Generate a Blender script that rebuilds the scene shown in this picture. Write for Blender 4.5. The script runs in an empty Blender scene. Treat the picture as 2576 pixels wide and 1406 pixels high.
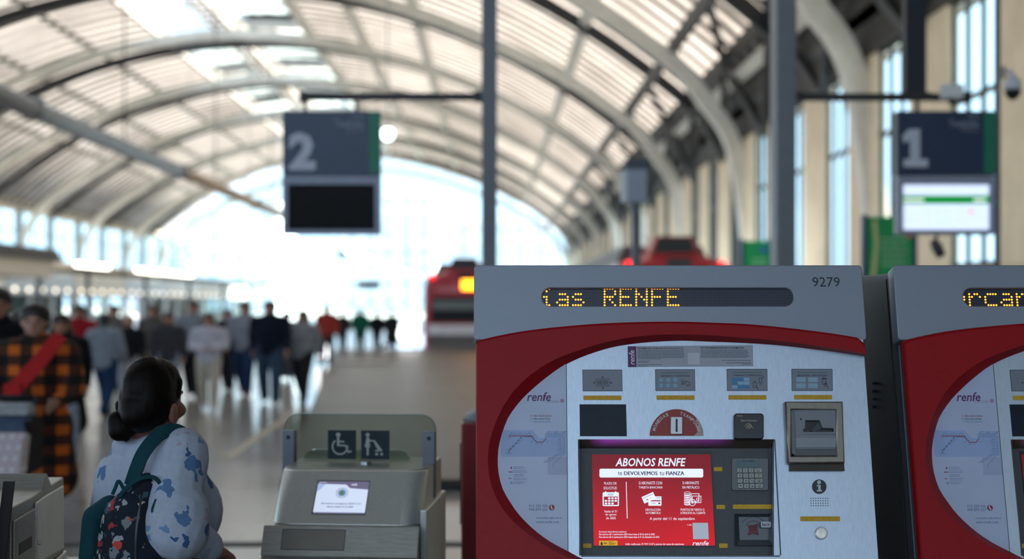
import bpy, bmesh, math, random
from mathutils import Vector, Matrix
random.seed(7)
S = bpy.context.scene
COL = S.collection
# ------------------------------------------------------------------ camera
F = 3578.0            # focal length in pixels of the 2576 x 1406 frame (50 mm on 36 mm)
CX, CY, CH = 1240.0, 765.0, 1.65   # vanishing point of the hall axis, eye height
cd = bpy.data.cameras.new('camera'); cam = bpy.data.objects.new('camera', cd); COL.objects.link(cam)
cam.location = (0, 0, CH); cam.rotation_euler = (math.radians(90), 0, 0)
cd.lens = 50; cd.sensor_width = 36
cd.shift_x = (1288 - CX) / 2576; cd.shift_y = (CY - 703) / 2576
cd.clip_end = 2000
cd.dof.use_dof = True; cd.dof.focus_distance = 4.2; cd.dof.aperture_fstop = 1.6
S.camera = cam
# ------------------------------------------------------------------ sky, sun, exposure
w = bpy.data.worlds.new('sky'); S.world = w; w.use_nodes = True
bg = w.node_tree.nodes['Background']
bg.inputs[0].default_value = (0.62, 0.80, 1.0, 1); bg.inputs[1].default_value = 2.6
sd = bpy.data.lights.new('sun', 'SUN'); sun = bpy.data.objects.new('sun', sd); COL.objects.link(sun)
sd.energy = 38.0; sd.angle = math.radians(0.6); sd.color = (1.0, 0.95, 0.88)
sun.rotation_euler = Vector((-0.72, -0.40, -0.58)).to_track_quat('-Z', 'Y').to_euler()
vs = S.view_settings; vs.view_transform = 'Standard'; vs.look = 'None'; vs.gamma = 1; vs.use_curve_mapping = False
vs.exposure = 0.0
cy = S.cycles
cy.max_bounces = 7; cy.diffuse_bounces = 4; cy.glossy_bounces = 4; cy.transmission_bounces = 4; cy.transparent_max_bounces = 10
cy.sample_clamp_indirect = 6.0; cy.use_denoising = True; cy.caustics_reflective = False; cy.caustics_refractive = False
# ------------------------------------------------------------------ helpers
def lin(h):
    h = h.lstrip('#'); r = []
    for i in (0, 2, 4):
        v = int(h[i:i+2], 16) / 255; r.append(v/12.92 if v <= .04045 else ((v+.055)/1.055)**2.4)
    return (*r, 1)
MATS = {}
def mat(name, col, rough=.6, metal=0.0, var=.06, scale=12.0, emit=None, estr=1.0, bump=0.0, stretch=None, spec=.5, coat=0):
    """principled material whose colour is broken up by procedural noise"""
    if name in MATS: return MATS[name]
    m = bpy.data.materials.new(name); m.use_nodes = True; nt = m.node_tree; b = nt.nodes['Principled BSDF']
    c = lin(col) if isinstance(col, str) else (*col, 1)
    b.inputs['Roughness'].default_value = rough; b.inputs['Metallic'].default_value = metal
    b.inputs['Specular IOR Level'].default_value = spec; b.inputs['Coat Weight'].default_value = coat
    tc = nt.nodes.new('ShaderNodeTexCoord'); n = nt.nodes.new('ShaderNodeTexNoise'); n.inputs['Scale'].default_value = scale
    n.inputs['Detail'].default_value = 3
    if stretch:
        mp = nt.nodes.new('ShaderNodeMapping'); mp.inputs['Scale'].default_value = stretch
        nt.links.new(tc.outputs['Object'], mp.inputs[0]); nt.links.new(mp.outputs[0], n.inputs['Vector'])
    else: nt.links.new(tc.outputs['Object'], n.inputs['Vector'])
    r = nt.nodes.new('ShaderNodeValToRGB')
    r.color_ramp.elements[0].position = .3; r.color_ramp.elements[1].position = .7
    r.color_ramp.elements[0].color = (*[x*(1-var) for x in c[:3]], 1); r.color_ramp.elements[1].color = (*[min(1, x*(1+var)) for x in c[:3]], 1)
    nt.links.new(n.outputs['Fac'], r.inputs[0]); nt.links.new(r.outputs[0], b.inputs['Base Color'])
    if bump:
        bp = nt.nodes.new('ShaderNodeBump'); bp.inputs['Strength'].default_value = bump; bp.inputs['Distance'].default_value = .01
        nt.links.new(n.outputs['Fac'], bp.inputs['Height']); nt.links.new(bp.outputs[0], b.inputs['Normal'])
    if emit:
        b.inputs['Emission Color'].default_value = lin(emit); b.inputs['Emission Strength'].default_value = estr
    MATS[name] = m; return m
def nodes_of(m): return m.node_tree, m.node_tree.nodes['Principled BSDF']
def glassy(name, tint, refl=.12, rough=.02):
    """thin window glass: mostly clear, part mirror"""
    if name in MATS: return MATS[name]
    m = bpy.data.materials.new(name); m.use_nodes = True; nt = m.node_tree; nt.nodes.clear()
    o = nt.nodes.new('ShaderNodeOutputMaterial'); mx = nt.nodes.new('ShaderNodeMixShader'); t = nt.nodes.new('ShaderNodeBsdfTransparent')
    g = nt.nodes.new('ShaderNodeBsdfGlossy'); g.inputs['Roughness'].default_value = rough; t.inputs[0].default_value = lin(tint)
    lw = nt.nodes.new('ShaderNodeFresnel'); lw.inputs['IOR'].default_value = 1.0 + refl*4
    nt.links.new(lw.outputs[0], mx.inputs[0]); nt.links.new(t.outputs[0], mx.inputs[1]); nt.links.new(g.outputs[0], mx.inputs[2]); nt.links.new(mx.outputs[0], o.inputs[0])
    MATS[name] = m; return m
def link(name, me, m=None, parent=None):
    o = bpy.data.objects.new(name, me); COL.objects.link(o)
    if m is not None and me is not None:
        me.materials.clear(); me.materials.append(m)
    if parent is not None: o.parent = parent
    return o
def empty(name, loc=(0,0,0), rz=0, parent=None):
    o = bpy.data.objects.new(name, None); COL.objects.link(o); o.location = loc; o.rotation_euler = (0, 0, rz); o.empty_display_size = .2
    if parent is not None: o.parent = parent
    return o
def tag(o, label, cat, group=None, kind=None):
    if label: o['label'] = label
    if cat: o['category'] = cat
    if group: o['group'] = group
    if kind: o['kind'] = kind
    return o
def pymesh(name, verts, faces, smooth=False):
    me = bpy.data.meshes.new(name); me.from_pydata([tuple(v) for v in verts], [], faces); me.update()
    bm = bmesh.new(); bm.from_mesh(me); bmesh.ops.recalc_face_normals(bm, faces=bm.faces); bm.to_mesh(me); bm.free()
    if smooth:
        for p in me.polygons: p.use_smooth = True
    return me
class MB:
    """collects boxes, prisms, tubes for ONE mesh"""
    def __init__(s): s.v = []; s.f = []
    def box(s, x0, x1, y0, y1, z0, z1, M=None):
        b = len(s.v); P = [(x,y,z) for z in (z0,z1) for y in (y0,y1) for x in (x0,x1)]
        if M is not None: P = [M @ Vector(p) for p in P]
        s.v += P; s.f += [tuple(b+i for i in q) for q in ((0,1,3,2),(4,6,7,5),(0,4,5,1),(2,3,7,6),(0,2,6,4),(1,5,7,3))]; return s
    def prism(s, A, B):
        """two matching rings"""
        b = len(s.v); n = len(A); s.v += list(A)+list(B)
        s.f += [tuple(range(b+n-1, b-1, -1)), tuple(range(b+n, b+2*n))]+[(b+i, b+(i+1)%n, b+n+(i+1)%n, b+n+i) for i in range(n)]; return s
    def bar(s, p0, p1, w, h, up=(0,0,1)):
        p0 = Vector(p0); p1 = Vector(p1); d = (p1-p0).normalized(); r = d.cross(Vector(up)); 
        if r.length < 1e-4: r = d.cross(Vector((0,1,0)))
        r.normalize(); u = r.cross(d)
        q = [r*w/2*a+u*h/2*c for a, c in ((-1,-1),(1,-1),(1,1),(-1,1))]
        return s.prism([p0+x for x in q], [p1+x for x in q])
    def tube(s, pts, r, n=8):
        pts = [Vector(p) for p in pts]; rs = r if isinstance(r, (list, tuple)) else [r]*len(pts); rings = []; pr = None
        for i, p in enumerate(pts):
            d = (pts[min(i+1, len(pts)-1)]-pts[max(i-1, 0)]).normalized()
            if pr is None: pr = d.orthogonal().normalized()
            pr = (pr-d*pr.dot(d)).normalized(); q = d.cross(pr)
            b = len(s.v); s.v += [p+(pr*math.cos(a)+q*math.sin(a))*rs[i] for a in [2*math.pi*k/n for k in range(n)]]; rings.append(b)
        for a, c in zip(rings, rings[1:]): s.f += [(a+k, a+(k+1)%n, c+(k+1)%n, c+k) for k in range(n)]
        s.f += [tuple(rings[0]+k for k in range(n-1,-1,-1)), tuple(rings[-1]+k for k in range(n))]; return s
    def disc(s, c, ax, r0, r1, h, n=24):
        """cone / cylinder along ax starting at c"""
        ax = Vector(ax).normalized(); return s.tube([Vector(c), Vector(c)+ax*h], [r0, r1], n)
    def sphere(s, c, r, n=12, k=8):
        c = Vector(c); r = r if isinstance(r, (tuple, list)) else (r, r, r); b = len(s.v); 
        for i in range(1, k):
            t = math.pi*i/k
            for j in range(n):
                a = 2*math.pi*j/n; s.v.append(c+Vector((r[0]*math.sin(t)*math.cos(a), r[1]*math.sin(t)*math.sin(a), r[2]*math.cos(t))))
        s.v += [c+Vector((0,0,r[2])), c-Vector((0,0,r[2]))]; T = b+(k-1)*n
        for i in range(k-2):
            for j in range(n): s.f.append((b+i*n+j, b+i*n+(j+1)%n, b+(i+1)*n+(j+1)%n, b+(i+1)*n+j))
        for j in range(n): s.f += [(T, b+(j+1)%n, b+j), (T+1, b+(k-2)*n+j, b+(k-2)*n+(j+1)%n)]
        return s
    def strip(s, A, B):
        b = len(s.v); n = len(A); s.v += list(A)+list(B); s.f += [(b+i, b+i+1, b+n+i+1, b+n+i) for i in range(n-1)]; return s
    def mesh(s, name, smooth=False): return pymesh(name, s.v, s.f, smooth)
    def build(s, name, m, parent=None, smooth=False, bevel=0):
        o = link(name, s.mesh(name, smooth), m, parent)
        if bevel:
            b = o.modifiers.new('bevel', 'BEVEL'); b.width = bevel; b.segments = 2; b.limit_method = 'ANGLE'
        return o
def W(px, py, d): return Vector(((px-CX)/F*d, d, CH-(py-CY)/F*d))
def curve_poly(polys, z0, z1, bevel=0):
    """flat filled outlines (even-odd holes), extruded from z0 to z1 -> mesh in local xy/z"""
    cu = bpy.data.curves.new('outline', 'CURVE'); cu.dimensions = '2D'; cu.fill_mode = 'BOTH'
    cu.extrude = max((z1-z0)/2-bevel, 0); cu.bevel_depth = bevel; cu.bevel_resolution = 1
    for P in polys:
        sp = cu.splines.new('POLY'); sp.points.add(len(P)-1); sp.use_cyclic_u = True
        for q, p in zip(sp.points, P): q.co = (p[0], p[1], 0, 1)
    o = bpy.data.objects.new('outline', cu); me = bpy.data.meshes.new_from_object(o)
    me.transform(Matrix.Translation((0, 0, (z0+z1)/2))); bpy.data.objects.remove(o); bpy.data.curves.remove(cu)
    me.materials.clear(); return me
def text_mesh(body, bold=0.0, shear=0.0, spacing=1.0, extrude=0.0):
    cu = bpy.data.curves.new('lettering', 'FONT'); cu.body = body; cu.size = 1; cu.offset = bold; cu.shear = shear; cu.resolution_u = 2
    cu.space_character = spacing; cu.extrude = extrude; cu.align_x = 'LEFT'
    o = bpy.data.objects.new('lettering', cu); me = bpy.data.meshes.new_from_object(o); bpy.data.objects.remove(o); bpy.data.curves.remove(cu); me.materials.clear()
    return me
def fit(me, x0, y0, x1, y1, z):
    """scale flat mesh into a box"""
    xs = [v.co.x for v in me.vertices]; ys = [v.co.y for v in me.vertices]
    a, b, c, d = min(xs), max(xs), min(ys), max(ys)
    for v in me.vertices: v.co = ((v.co.x-a)/(b-a)*(x1-x0)+x0, (v.co.y-c)/(d-c)*(y1-y0)+y0, v.co.z+z)
    return me
def rrect(x0, y0, x1, y1, r, n=5):
    P = []
    for cx_, cy_, a0 in ((x1-r, y1-r, 0), (x0+r, y1-r, 90), (x0+r, y0+r, 180), (x1-r, y0+r, 270)):
        for k in range(n+1):
            a = math.radians(a0+90*k/n); P.append((cx_+r*math.cos(a), cy_+r*math.sin(a)))
    return P
def circ(x, y, r, n=24, ry=None): return [(x+r*math.cos(2*math.pi*k/n), y+(ry or r)*math.sin(2*math.pi*k/n)) for k in range(n)]
def catmull(P, k=6):
    P = [Vector(p) for p in P]; Q = [P[0]*2-P[1]]+P+[P[-1]*2-P[-2]]; R = []
    for i in range(1, len(Q)-2):
        for j in range(k):
            t = j/k; a, b, c, d = Q[i-1:i+3]
            R.append(.5*((2*b)+(c-a)*t+(2*a-5*b+4*c-d)*t*t+(3*b-a-3*c+d)*t**3))
    return R+[P[-1]]
def dup(root, loc=None, skip=()):
    r = root.copy(); COL.objects.link(r)
    if loc is not None: r.location = loc
    for ch in list(root.children):
        if ch.name.split('.')[0] in skip: continue
        c = ch.copy(); COL.objects.link(c); c.parent = r
        for g in list(ch.children):
            d = g.copy(); COL.objects.link(d); d.parent = c
    return r
# ------------------------------------------------------------------ materials of the hall
def floor_mat():
    m = mat('polished_stone', '#8a857d', rough=.16, var=.12, scale=1.2); nt, b = nodes_of(m)
    tc = nt.nodes.new('ShaderNodeTexCoord'); br = nt.nodes.new('ShaderNodeTexBrick'); br.offset = 0
    br.inputs['Scale'].default_value = 1; br.inputs['Brick Width'].default_value = .9; br.inputs['Row Height'].default_value = .9; br.inputs['Mortar Size'].default_value = .006
    br.inputs['Color1'].default_value = (.31,.29,.265,1); br.inputs['Color2'].default_value = (.27,.253,.23,1); br.inputs['Mortar'].default_value = (.2,.19,.17,1)
    nt.links.new(tc.outputs['Object'], br.inputs['Vector'])
    n = nt.nodes.new('ShaderNodeTexNoise'); n.inputs['Scale'].default_value = .7; n.inputs['Detail'].default_value = 5; nt.links.new(tc.outputs['Object'], n.inputs['Vector'])
    mr = nt.nodes.new('ShaderNodeMapRange'); mr.inputs[3].default_value = .10; mr.inputs[4].default_value = .24
    nt.links.new(n.outputs['Fac'], mr.inputs[0]); nt.links.new(mr.outputs[0], b.inputs['Roughness']); nt.links.new(br.outputs['Color'], b.inputs['Base Color'])
    return m
def roof_mat():
    m = bpy.data.materials.new('translucent_roof_sheet'); m.use_nodes = True; nt = m.node_tree; nt.nodes.clear()
    o = nt.nodes.new('ShaderNodeOutputMaterial'); mx = nt.nodes.new('ShaderNodeMixShader'); d = nt.nodes.new('ShaderNodeBsdfDiffuse'); t = nt.nodes.new('ShaderNodeBsdfTranslucent')
    tc = nt.nodes.new('ShaderNodeTexCoord'); wv = nt.nodes.new('ShaderNodeTexNoise'); wv.inputs['Scale'].default_value = .35; wv.inputs['Detail'].default_value = 6
    oi = nt.nodes.new('ShaderNodeObjectInfo'); r = nt.nodes.new('ShaderNodeValToRGB'); ad = nt.nodes.new('ShaderNodeMath'); ad.operation = 'ADD'
    ml = nt.nodes.new('ShaderNodeMath'); ml.operation = 'MULTIPLY'; ml.inputs[1].default_value = .5
    nt.links.new(oi.outputs['Random'], ml.inputs[0]); nt.links.new(tc.outputs['Object'], wv.inputs['Vector']); nt.links.new(wv.outputs['Fac'], ad.inputs[0]); nt.links.new(ml.outputs[0], ad.inputs[1])
    r.color_ramp.elements[0].position = .3; r.color_ramp.elements[1].position = .95
    r.color_ramp.elements[0].color = (.17,.148,.128,1); r.color_ramp.elements[1].color = (.40,.365,.33,1)
    nt.links.new(ad.outputs[0], r.inputs[0]); nt.links.new(r.outputs[0], d.inputs[0]); nt.links.new(r.outputs[0], t.inputs[0])
    mx.inputs[0].default_value = .6; nt.links.new(d.outputs[0], mx.inputs[1]); nt.links.new(t.outputs[0], mx.inputs[2]); nt.links.new(mx.outputs[0], o.inputs[0])
    return m
M_floor = floor_mat(); M_roof = roof_mat()
M_lath = mat('opaque_roof_fold', '#463d35', rough=.7, var=.15, scale=2)
M_opaque = mat('unseen_opaque_ceiling', '#a4a9b2', rough=.8, var=.12, scale=1)
M_rib = mat('rib_paint', '#dcd8d0', rough=.6, var=.1, scale=2)
M_dark = mat('dark_steel', '#26282c', rough=.5, var=.15, scale=3)
M_beige = mat('beige_plaster', '#e2d0b6', rough=.8, var=.08, scale=1.5)
M_greypaint = mat('grey_paint', '#71767f', rough=.45, var=.05)
M_navy = mat('navy_panel', '#1a3152', rough=.35, var=.1, scale=4)
M_pane = glassy('window_glass', '#eef8f8', refl=.004)
M_skypane = glassy('skylight_glass', '#f6f4ee', refl=.005)
M_white = mat('white_enamel', '#e6e8ea', rough=.4)
M_black = mat('black_plastic', '#0c0d10', rough=.35)
M_lamp = mat('lit_tube', '#ffffff', emit='#fff4e6', estr=7)
M_concrete = mat('concrete', '#b6b2aa', rough=.9, var=.1, scale=.3)
# ================================================================== THE HALL
XL, XR, YE, YB = -36.6, 8.4, 158.0, -19.0       # side walls, end glazing, back edge of the roof
XC, RR, ZS = -14.1, 33.2, CH+7.7                # barrel: centre, radius, springing height
def zroof(x): return ZS+math.sqrt(max(RR*RR-(x-XC)**2, 0))-24.4
def struct(o): o['kind'] = 'structure'; return o
# floor: concourse and platform slab, lower track bed
PIT0, PIT1, PITX, SLABX = 29.0, 49.6, -4.5, 2.6
fl = struct(MB().box(-60, 14, -34, PIT0, -.2, 0).box(-60, SLABX, PIT0, PIT1, -.2, 0).box(-60, PITX, PIT1, 170, -.2, 0).build('floor', M_floor))
pit = struct(MB().box(SLABX, XR, PIT0, 170, -1.3, -1.1).box(PITX, SLABX, PIT1, 170, -1.3, -1.1).build('floor', mat('ballast', '#55504a', rough=.95, var=.3, scale=8)))
pit.name = 'floor_track_bed'
gnd = struct(MB().box(-400, 400, 170, 700, -.4, -.05).box(-400, -60, -200, 170, -.4, -.05).box(14, 300, -200, 170, -.4, -.05).box(-60, 14, -200, -34, -.4, -.05).build('ground', M_concrete))
dr = MB()
for k in range(5): dr.box(-9, 3, 9.66+.045*k, 9.68+.045*k, 0, .004)
drain = tag(dr.build('floor_drain', M_dark), 'dark slotted drain running across the polished floor behind the ticket gates', 'drain')
yl = tag(MB().prism([W(560,1150,15.33), W(585,1150,15.33), W(745,1040,21.46), W(728,1040,21.46)], [p+Vector((0,0,.003)) for p in (W(560,1150,15.33), W(585,1150,15.33), W(745,1040,21.46), W(728,1040,21.46))]).build('floor_strip', mat('yellow_strip', '#9a9078', rough=.5)), 'faded yellow guide strip laid on the shiny floor behind the gates', 'floor strip')
# ceiling: ribs, purlins, corrugated panels, skylight panes
ceil = struct(empty('ceiling'))
RIBY = [.6+15.6*k for k in range(0, 11)]
prof = [(8.6,1.2),(8.5,2.4),(8.2,4.6),(7.8,5.77),(7.2,6.6),(6.2,7.9),(5.0,8.8),(3.0,10.1),(-2,12.4),(-8,14.2),(XC,14.9)]
prof = prof+[(2*XC-x, z) for x, z in prof[-2::-1]]
PC = catmull([(x, 0, z+CH) for x, z in prof], 3)
def rib_mesh(wy, dp, off=0):
    mb = MB(); n = len(PC); rings = []
    for i, p in enumerate(PC):
        t = (PC[min(i+1, n-1)]-PC[max(i-1, 0)]).normalized(); nn = Vector((t.z, 0, -t.x)); nn = nn if nn.z < 0 or abs(nn.z) < .3 and (nn.x < 0) == (p.x > XC) else -nn
        a = p-nn*(dp/2+off); c = p+nn*(dp/2-off); b = len(mb.v)
        mb.v += [a+Vector((0,-wy/2,0)), a+Vector((0,wy/2,0)), c+Vector((0,wy/2,0)), c+Vector((0,-wy/2,0))]; rings.append(b)
    for a, c in zip(rings, rings[1:]): mb.f += [(a+k, a+(k+1)%4, c+(k+1)%4, c+k) for k in range(4)]
    mb.f += [(rings[0]+3, rings[0]+2, rings[0]+1, rings[0]), tuple(rings[-1]+k for k in range(4))]
    return mb.mesh('roof_rib')
me_rib = rib_mesh(.5, .5)
me_rib.materials.append(M_rib)
for y in RIBY:
    o = link('roof_rib', me_rib, None, ceil); o.location = (0, y, 0)
# thin dark arches close under the sheets, two between each pair of ribs
def arch_mesh(wy, dz0, dz1):
    mb = MB(); xs = [XL+(XR-XL)*i/36 for i in range(37)]; rings = []
    for x in xs:
        z = zroof(x); b = len(mb.v); mb.v += [(x,-wy/2,z-dz1),(x,wy/2,z-dz1),(x,wy/2,z-dz0),(x,-wy/2,z-dz0)]; rings.append(b)
    for a, c in zip(rings, rings[1:]): mb.f += [(a+k, a+(k+1)%4, c+(k+1)%4, c+k) for k in range(4)]
    mb.f += [(rings[0]+3, rings[0]+2, rings[0]+1, rings[0]), tuple(rings[-1]+k for k in range(4))]
    return mb.mesh('roof_arch')
me_arch = arch_mesh(.28, .35, .95); me_arch.materials.append(M_dark)
for y in RIBY[:-1]:
    for t in (.5,):
        o = link('roof_arch', me_arch, None, ceil); o.location = (0, y+15.6*t, 0)
PX = [XR-.05, 3.8, 0, -3.75, -7.5, -10.8, -15.3, -16.2, -19.6, -23.4, -27.2, -31.2, XL+.05]
for x in PX:
    z = zroof(x); dxz = (zroof(x+.1)-zroof(x-.1))/.2; n = Vector((-dxz, 0, 1)).normalized()
    a = Vector((x, YB, z))-n*.32
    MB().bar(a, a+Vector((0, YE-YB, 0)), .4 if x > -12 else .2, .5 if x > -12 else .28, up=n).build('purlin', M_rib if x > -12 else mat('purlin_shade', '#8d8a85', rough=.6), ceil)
def panel(x0, x1, L, per):
    """corrugated sheet between two purlins, folds run along the arch"""
    nx = 4; mb = MB(); rows = []; n = int(L/per)
    ys = []
    for k in range(n):
        for f, h in ((0,0),(.46,0),(.5,.30),(.96,.30)): ys.append(((k+f)*per, h))
    ys.append((L, 0))
    for y, h in ys:
        b = len(mb.v); mb.v += [(x, y, zroof(x)+h) for x in [x0+(x1-x0)*i/nx for i in range(nx+1)]]; rows.append(b)
    for a, c in zip(rows, rows[1:]): mb.f += [(a+i, a+i+1, c+i+1, c+i) for i in range(nx)]
    me = mb.mesh('roof_panel'); me.materials.append(M_roof); me.materials.append(M_lath)
    for p in me.polygons:
        if (p.index//nx) % 4 == 0: p.material_index = 1
    return me
SKY = {(-15.3, -10.8), (-19.6, -16.2)}
bays = [YB]+RIBY[1:]+[YE]
bars_me = {}
for xa, xb in zip(PX, PX[1:]):
    key = (xb, xa); sky = key in SKY
    me = None
    for ya, yb in zip(bays, bays[1:]):
        L = yb-ya
        if sky and ya > YB:
            mb = MB(); nb = max(2, int(L/3.9))
            for k in range(nb):
                y0 = ya+L*k/nb+.06; y1 = ya+L*(k+1)/nb-.06
                mb.strip([(xb+(xa-xb)*i/4, y0, zroof(xb+(xa-xb)*i/4)+.1) for i in range(5)], [(xb+(xa-xb)*i/4, y1, zroof(xb+(xa-xb)*i/4)+.1) for i in range(5)])
            mb.build('skylight_pane', M_skypane, ceil)
            gb = MB()
            for k in range(nb):
                y0 = ya+L*k/nb; 
                for i in range(4):
                    p = (xb+(xa-xb)*i/4, y0, zroof(xb+(xa-xb)*i/4)+.05); q = (xb+(xa-xb)*(i+1)/4, y0, zroof(xb+(xa-xb)*(i+1)/4)+.05); gb.bar(p, q, .1, .12)
            gb.build('skylight_bar', M_rib, ceil)
        else:
            if me is None or abs(L-15.6) > .1:
                me = panel(xb, xa, L, 1.56)
            o = link('roof_panel', me, None, ceil); o.location = (0, ya, 0)
            if ya == YB:                                  # unseen bay made opaque to dim the light on the machine fronts
                me.materials.clear(); me.materials.append(M_opaque); me.materials.append(M_opaque)
            if abs(L-15.6) > .1: me = None
# eave girders and braces by the right wall
for x, z in ((7.7, 8.05), (6.0, 8.55)):
    MB().bar((x, YB, CH+z), (x, YE, CH+z), .22, .45).build('eave_girder', M_dark, ceil)
me_br = MB().bar((7.7, 0, CH+8.0), (8.3, 3.9, CH+5.2), .22, .22).bar((7.7, 7.8, CH+8.0), (8.3, 3.9, CH+5.2), .22, .22).bar((6.0, 0, CH+8.5), (7.7, 7.8, CH+8.0), .2, .2).bar((8.3, -1.5, CH+6.4), (8.3, 9.3, CH+6.4), .16, .3).mesh('eave_brace')
me_br.materials.append(M_dark)
for y in RIBY[1:-1]:
    for s in (0, 7.8):
        o = link('eave_brace', me_br, None, ceil); o.location = (0, y+s, 0)
# right wall: sill, head and plaster pilasters with tall windows between them
wr = struct(MB().box(XR+.0, XR+.12, YB, YE, 0, 2.3).build('wall_right', M_beige))
MB().box(XR-.15, XR+.5, YB, YE, CH+5.5, ZS+.6).build('eave_fascia', mat('eave_brown', '#2e2a26', rough=.7, var=.2), wr)
MB().box(XR+.12, XR+.5, YB, 19.6, 2.3, CH+5.5).build('unseen_sun_block', M_beige, wr)  # unseen infill added to keep the sun off the gate side
me_pil = MB().box(XR-.06, XR+.12, 0, 2.5, 2.3, CH+5.5).mesh('pilaster'); me_pil.materials.append(M_beige)
me_pane = MB().box(XR+.03, XR+.05, 0, .74, 0, 2.9).mesh('window_pane'); me_pane.materials.append(M_pane)
me_pane2 = MB().box(XR+.03, XR+.05, 0, .74, 0, 1.68).mesh('window_pane'); me_pane2.materials.append(M_pane)
me_mul = MB()
for y in (0, .8, 1.6, 2.36): me_mul.box(XR-.0, XR+.08, y-.035, y+.035, 2.3, CH+5.5)
for z in (2.34, 5.3, 7.1): me_mul.box(XR-.0, XR+.08, 0, 2.36, z-.05, z+.05)
me_mul = me_mul.mesh('window_frame'); me_mul.materials.append(M_dark)
y = -17.73; k = 0
while y < YE-3:
    o = link('pilaster', me_pil, None, wr); o.location = (0, y, 0)
    fr = link('window_frame', me_mul, None, wr); fr.location = (0, y+2.5, 0)
    for i in range(3):
        for z in (2.38, 5.36):
            p = link('window_pane', me_pane if z < 5 else me_pane2, None, fr); p.location = (0, .03+.8*i, z)
    y += 4.86; k += 1
# left wall: pillars, clerestory windows
wl = struct(MB().box(XL-.4, XL, YB, YE, CH+2.6, CH+3.6).box(XL-.5, XL+.1, YB, YE, ZS-.5, ZS+.5).build('wall_left', M_beige))
me_col = MB().box(XL-.25, XL+.25, -.25, .25, 0, ZS).mesh('pillar'); me_col.materials.append(mat('pillar_paint', '#8f9494', rough=.6))
me_lp = MB().box(XL-.12, XL-.1, .3, 7.4, CH+3.6, ZS-.5).mesh('window_pane'); me_lp.materials.append(M_pane)
me_lf = MB().box(XL-.15, XL-.05, 3.7, 3.84, CH+3.6, ZS-.5).box(XL-.15, XL-.05, .2, 7.6, CH+5.6, CH+5.68).mesh('window_frame'); me_lf.materials.append(mat('pillar_paint', '#8f9494'))
for y in RIBY:
    for s in (0, 7.8):
        o = link('pillar', me_col, None, wl); o.location = (0, y+s, 0)
        f = link('window_frame', me_lf, None, wl); f.location = (0, y+s, 0)
        p = link('window_pane', me_lp, None, f)
# unseen back wall added to cut light from behind the viewer, open lunette above
wb = struct(MB().box(XL, XR, YB-.4, YB, 0, 4.0).build('wall_back_added', mat('back_wall', '#8f8a84', rough=.8, var=.1, scale=.4)))
for i in range(9): MB().box(XL+5*i-.15, XL+5*i+.15, YB-.3, YB-.1, 4.0, max(zroof(min(XL+5*i, XR)), ZS+1.3)).build('lunette_mullion', M_dark, wb)
# end glazing under the last arch
we = struct(empty('window_1', (0, YE, 0)))
M_mull = mat('mullion_paint', '#c6ced6', rough=.5)
xs = [XL+.1+3.0*i for i in range(15)]+[XR-.1]
for x in xs: MB().box(x-.06, x+.06, -.08, .08, 0, zroof(x)).build('mullion', M_mull, we)
for z in (4.2, 7.2, 10.2, 13.2, 16.0):
    h = [x for x in [XL+i*.5 for i in range(91)] if zroof(x) > z]
    MB().box(max(h[0], XL), min(h[-1], XR), -.06, .06, z-.06, z+.06).build('transom', M_mull, we)
for a, b in zip(xs, xs[1:]):
    zt = [0, 4.2, 7.2, 10.2, 13.2, 16.0]
    for z0, z1 in zip(zt, zt[1:]+[99]):
        top = min(zroof(a), zroof(b)); z1c = min(z1, top)
        if z1c-z0 > .4: MB().box(a+.07, b-.07, -.01, .01, z0+.07, z1c-.07).build('pane', M_pane, we)
# pale buildings outside, beyond the end glazing
def building(x0, x1, y0, y1, h, col, label, rows, cols):
    b = empty('apartment_building', ((x0+x1)/2, y0, 0)); w_ = (x1-x0)/2
    MB().box(-w_, w_, 0, y1-y0, 0, h).build('facade', mat('facade_'+col[1:], col, rough=.9), b)
    MB().box(-w_-.4, w_+.4, -.4, y1-y0+.4, h, h+.7).build('cornice', mat('facade_trim', '#d5dbe2', rough=.9), b)
    me = MB().box(-.9, .9, -.12, .1, -1.3, 1.3).mesh('window'); me.materials.append(mat('far_window', '#bccbdb', rough=.2))
    for r in range(rows):
        for c_ in range(cols):
            o = link('window', me, None, b); o.location = (-w_+2*w_*(c_+.5)/cols, 0, h*(r+.7)/(rows+.3))
    tag(b, label, 'building')
building(-64, -38, 250, 275, 19, '#dfe6ee', 'pale grey apartment block far left behind the end glazing', 5, 6)
building(-30, -12, 285, 310, 24, '#e6ebf1', 'tallest whitish apartment block seen through the middle of the end glazing', 7, 5)
building(-7, 14, 262, 285, 17, '#d8e3f0', 'low bluish apartment block at the right of the end glazing', 5, 6)
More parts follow.
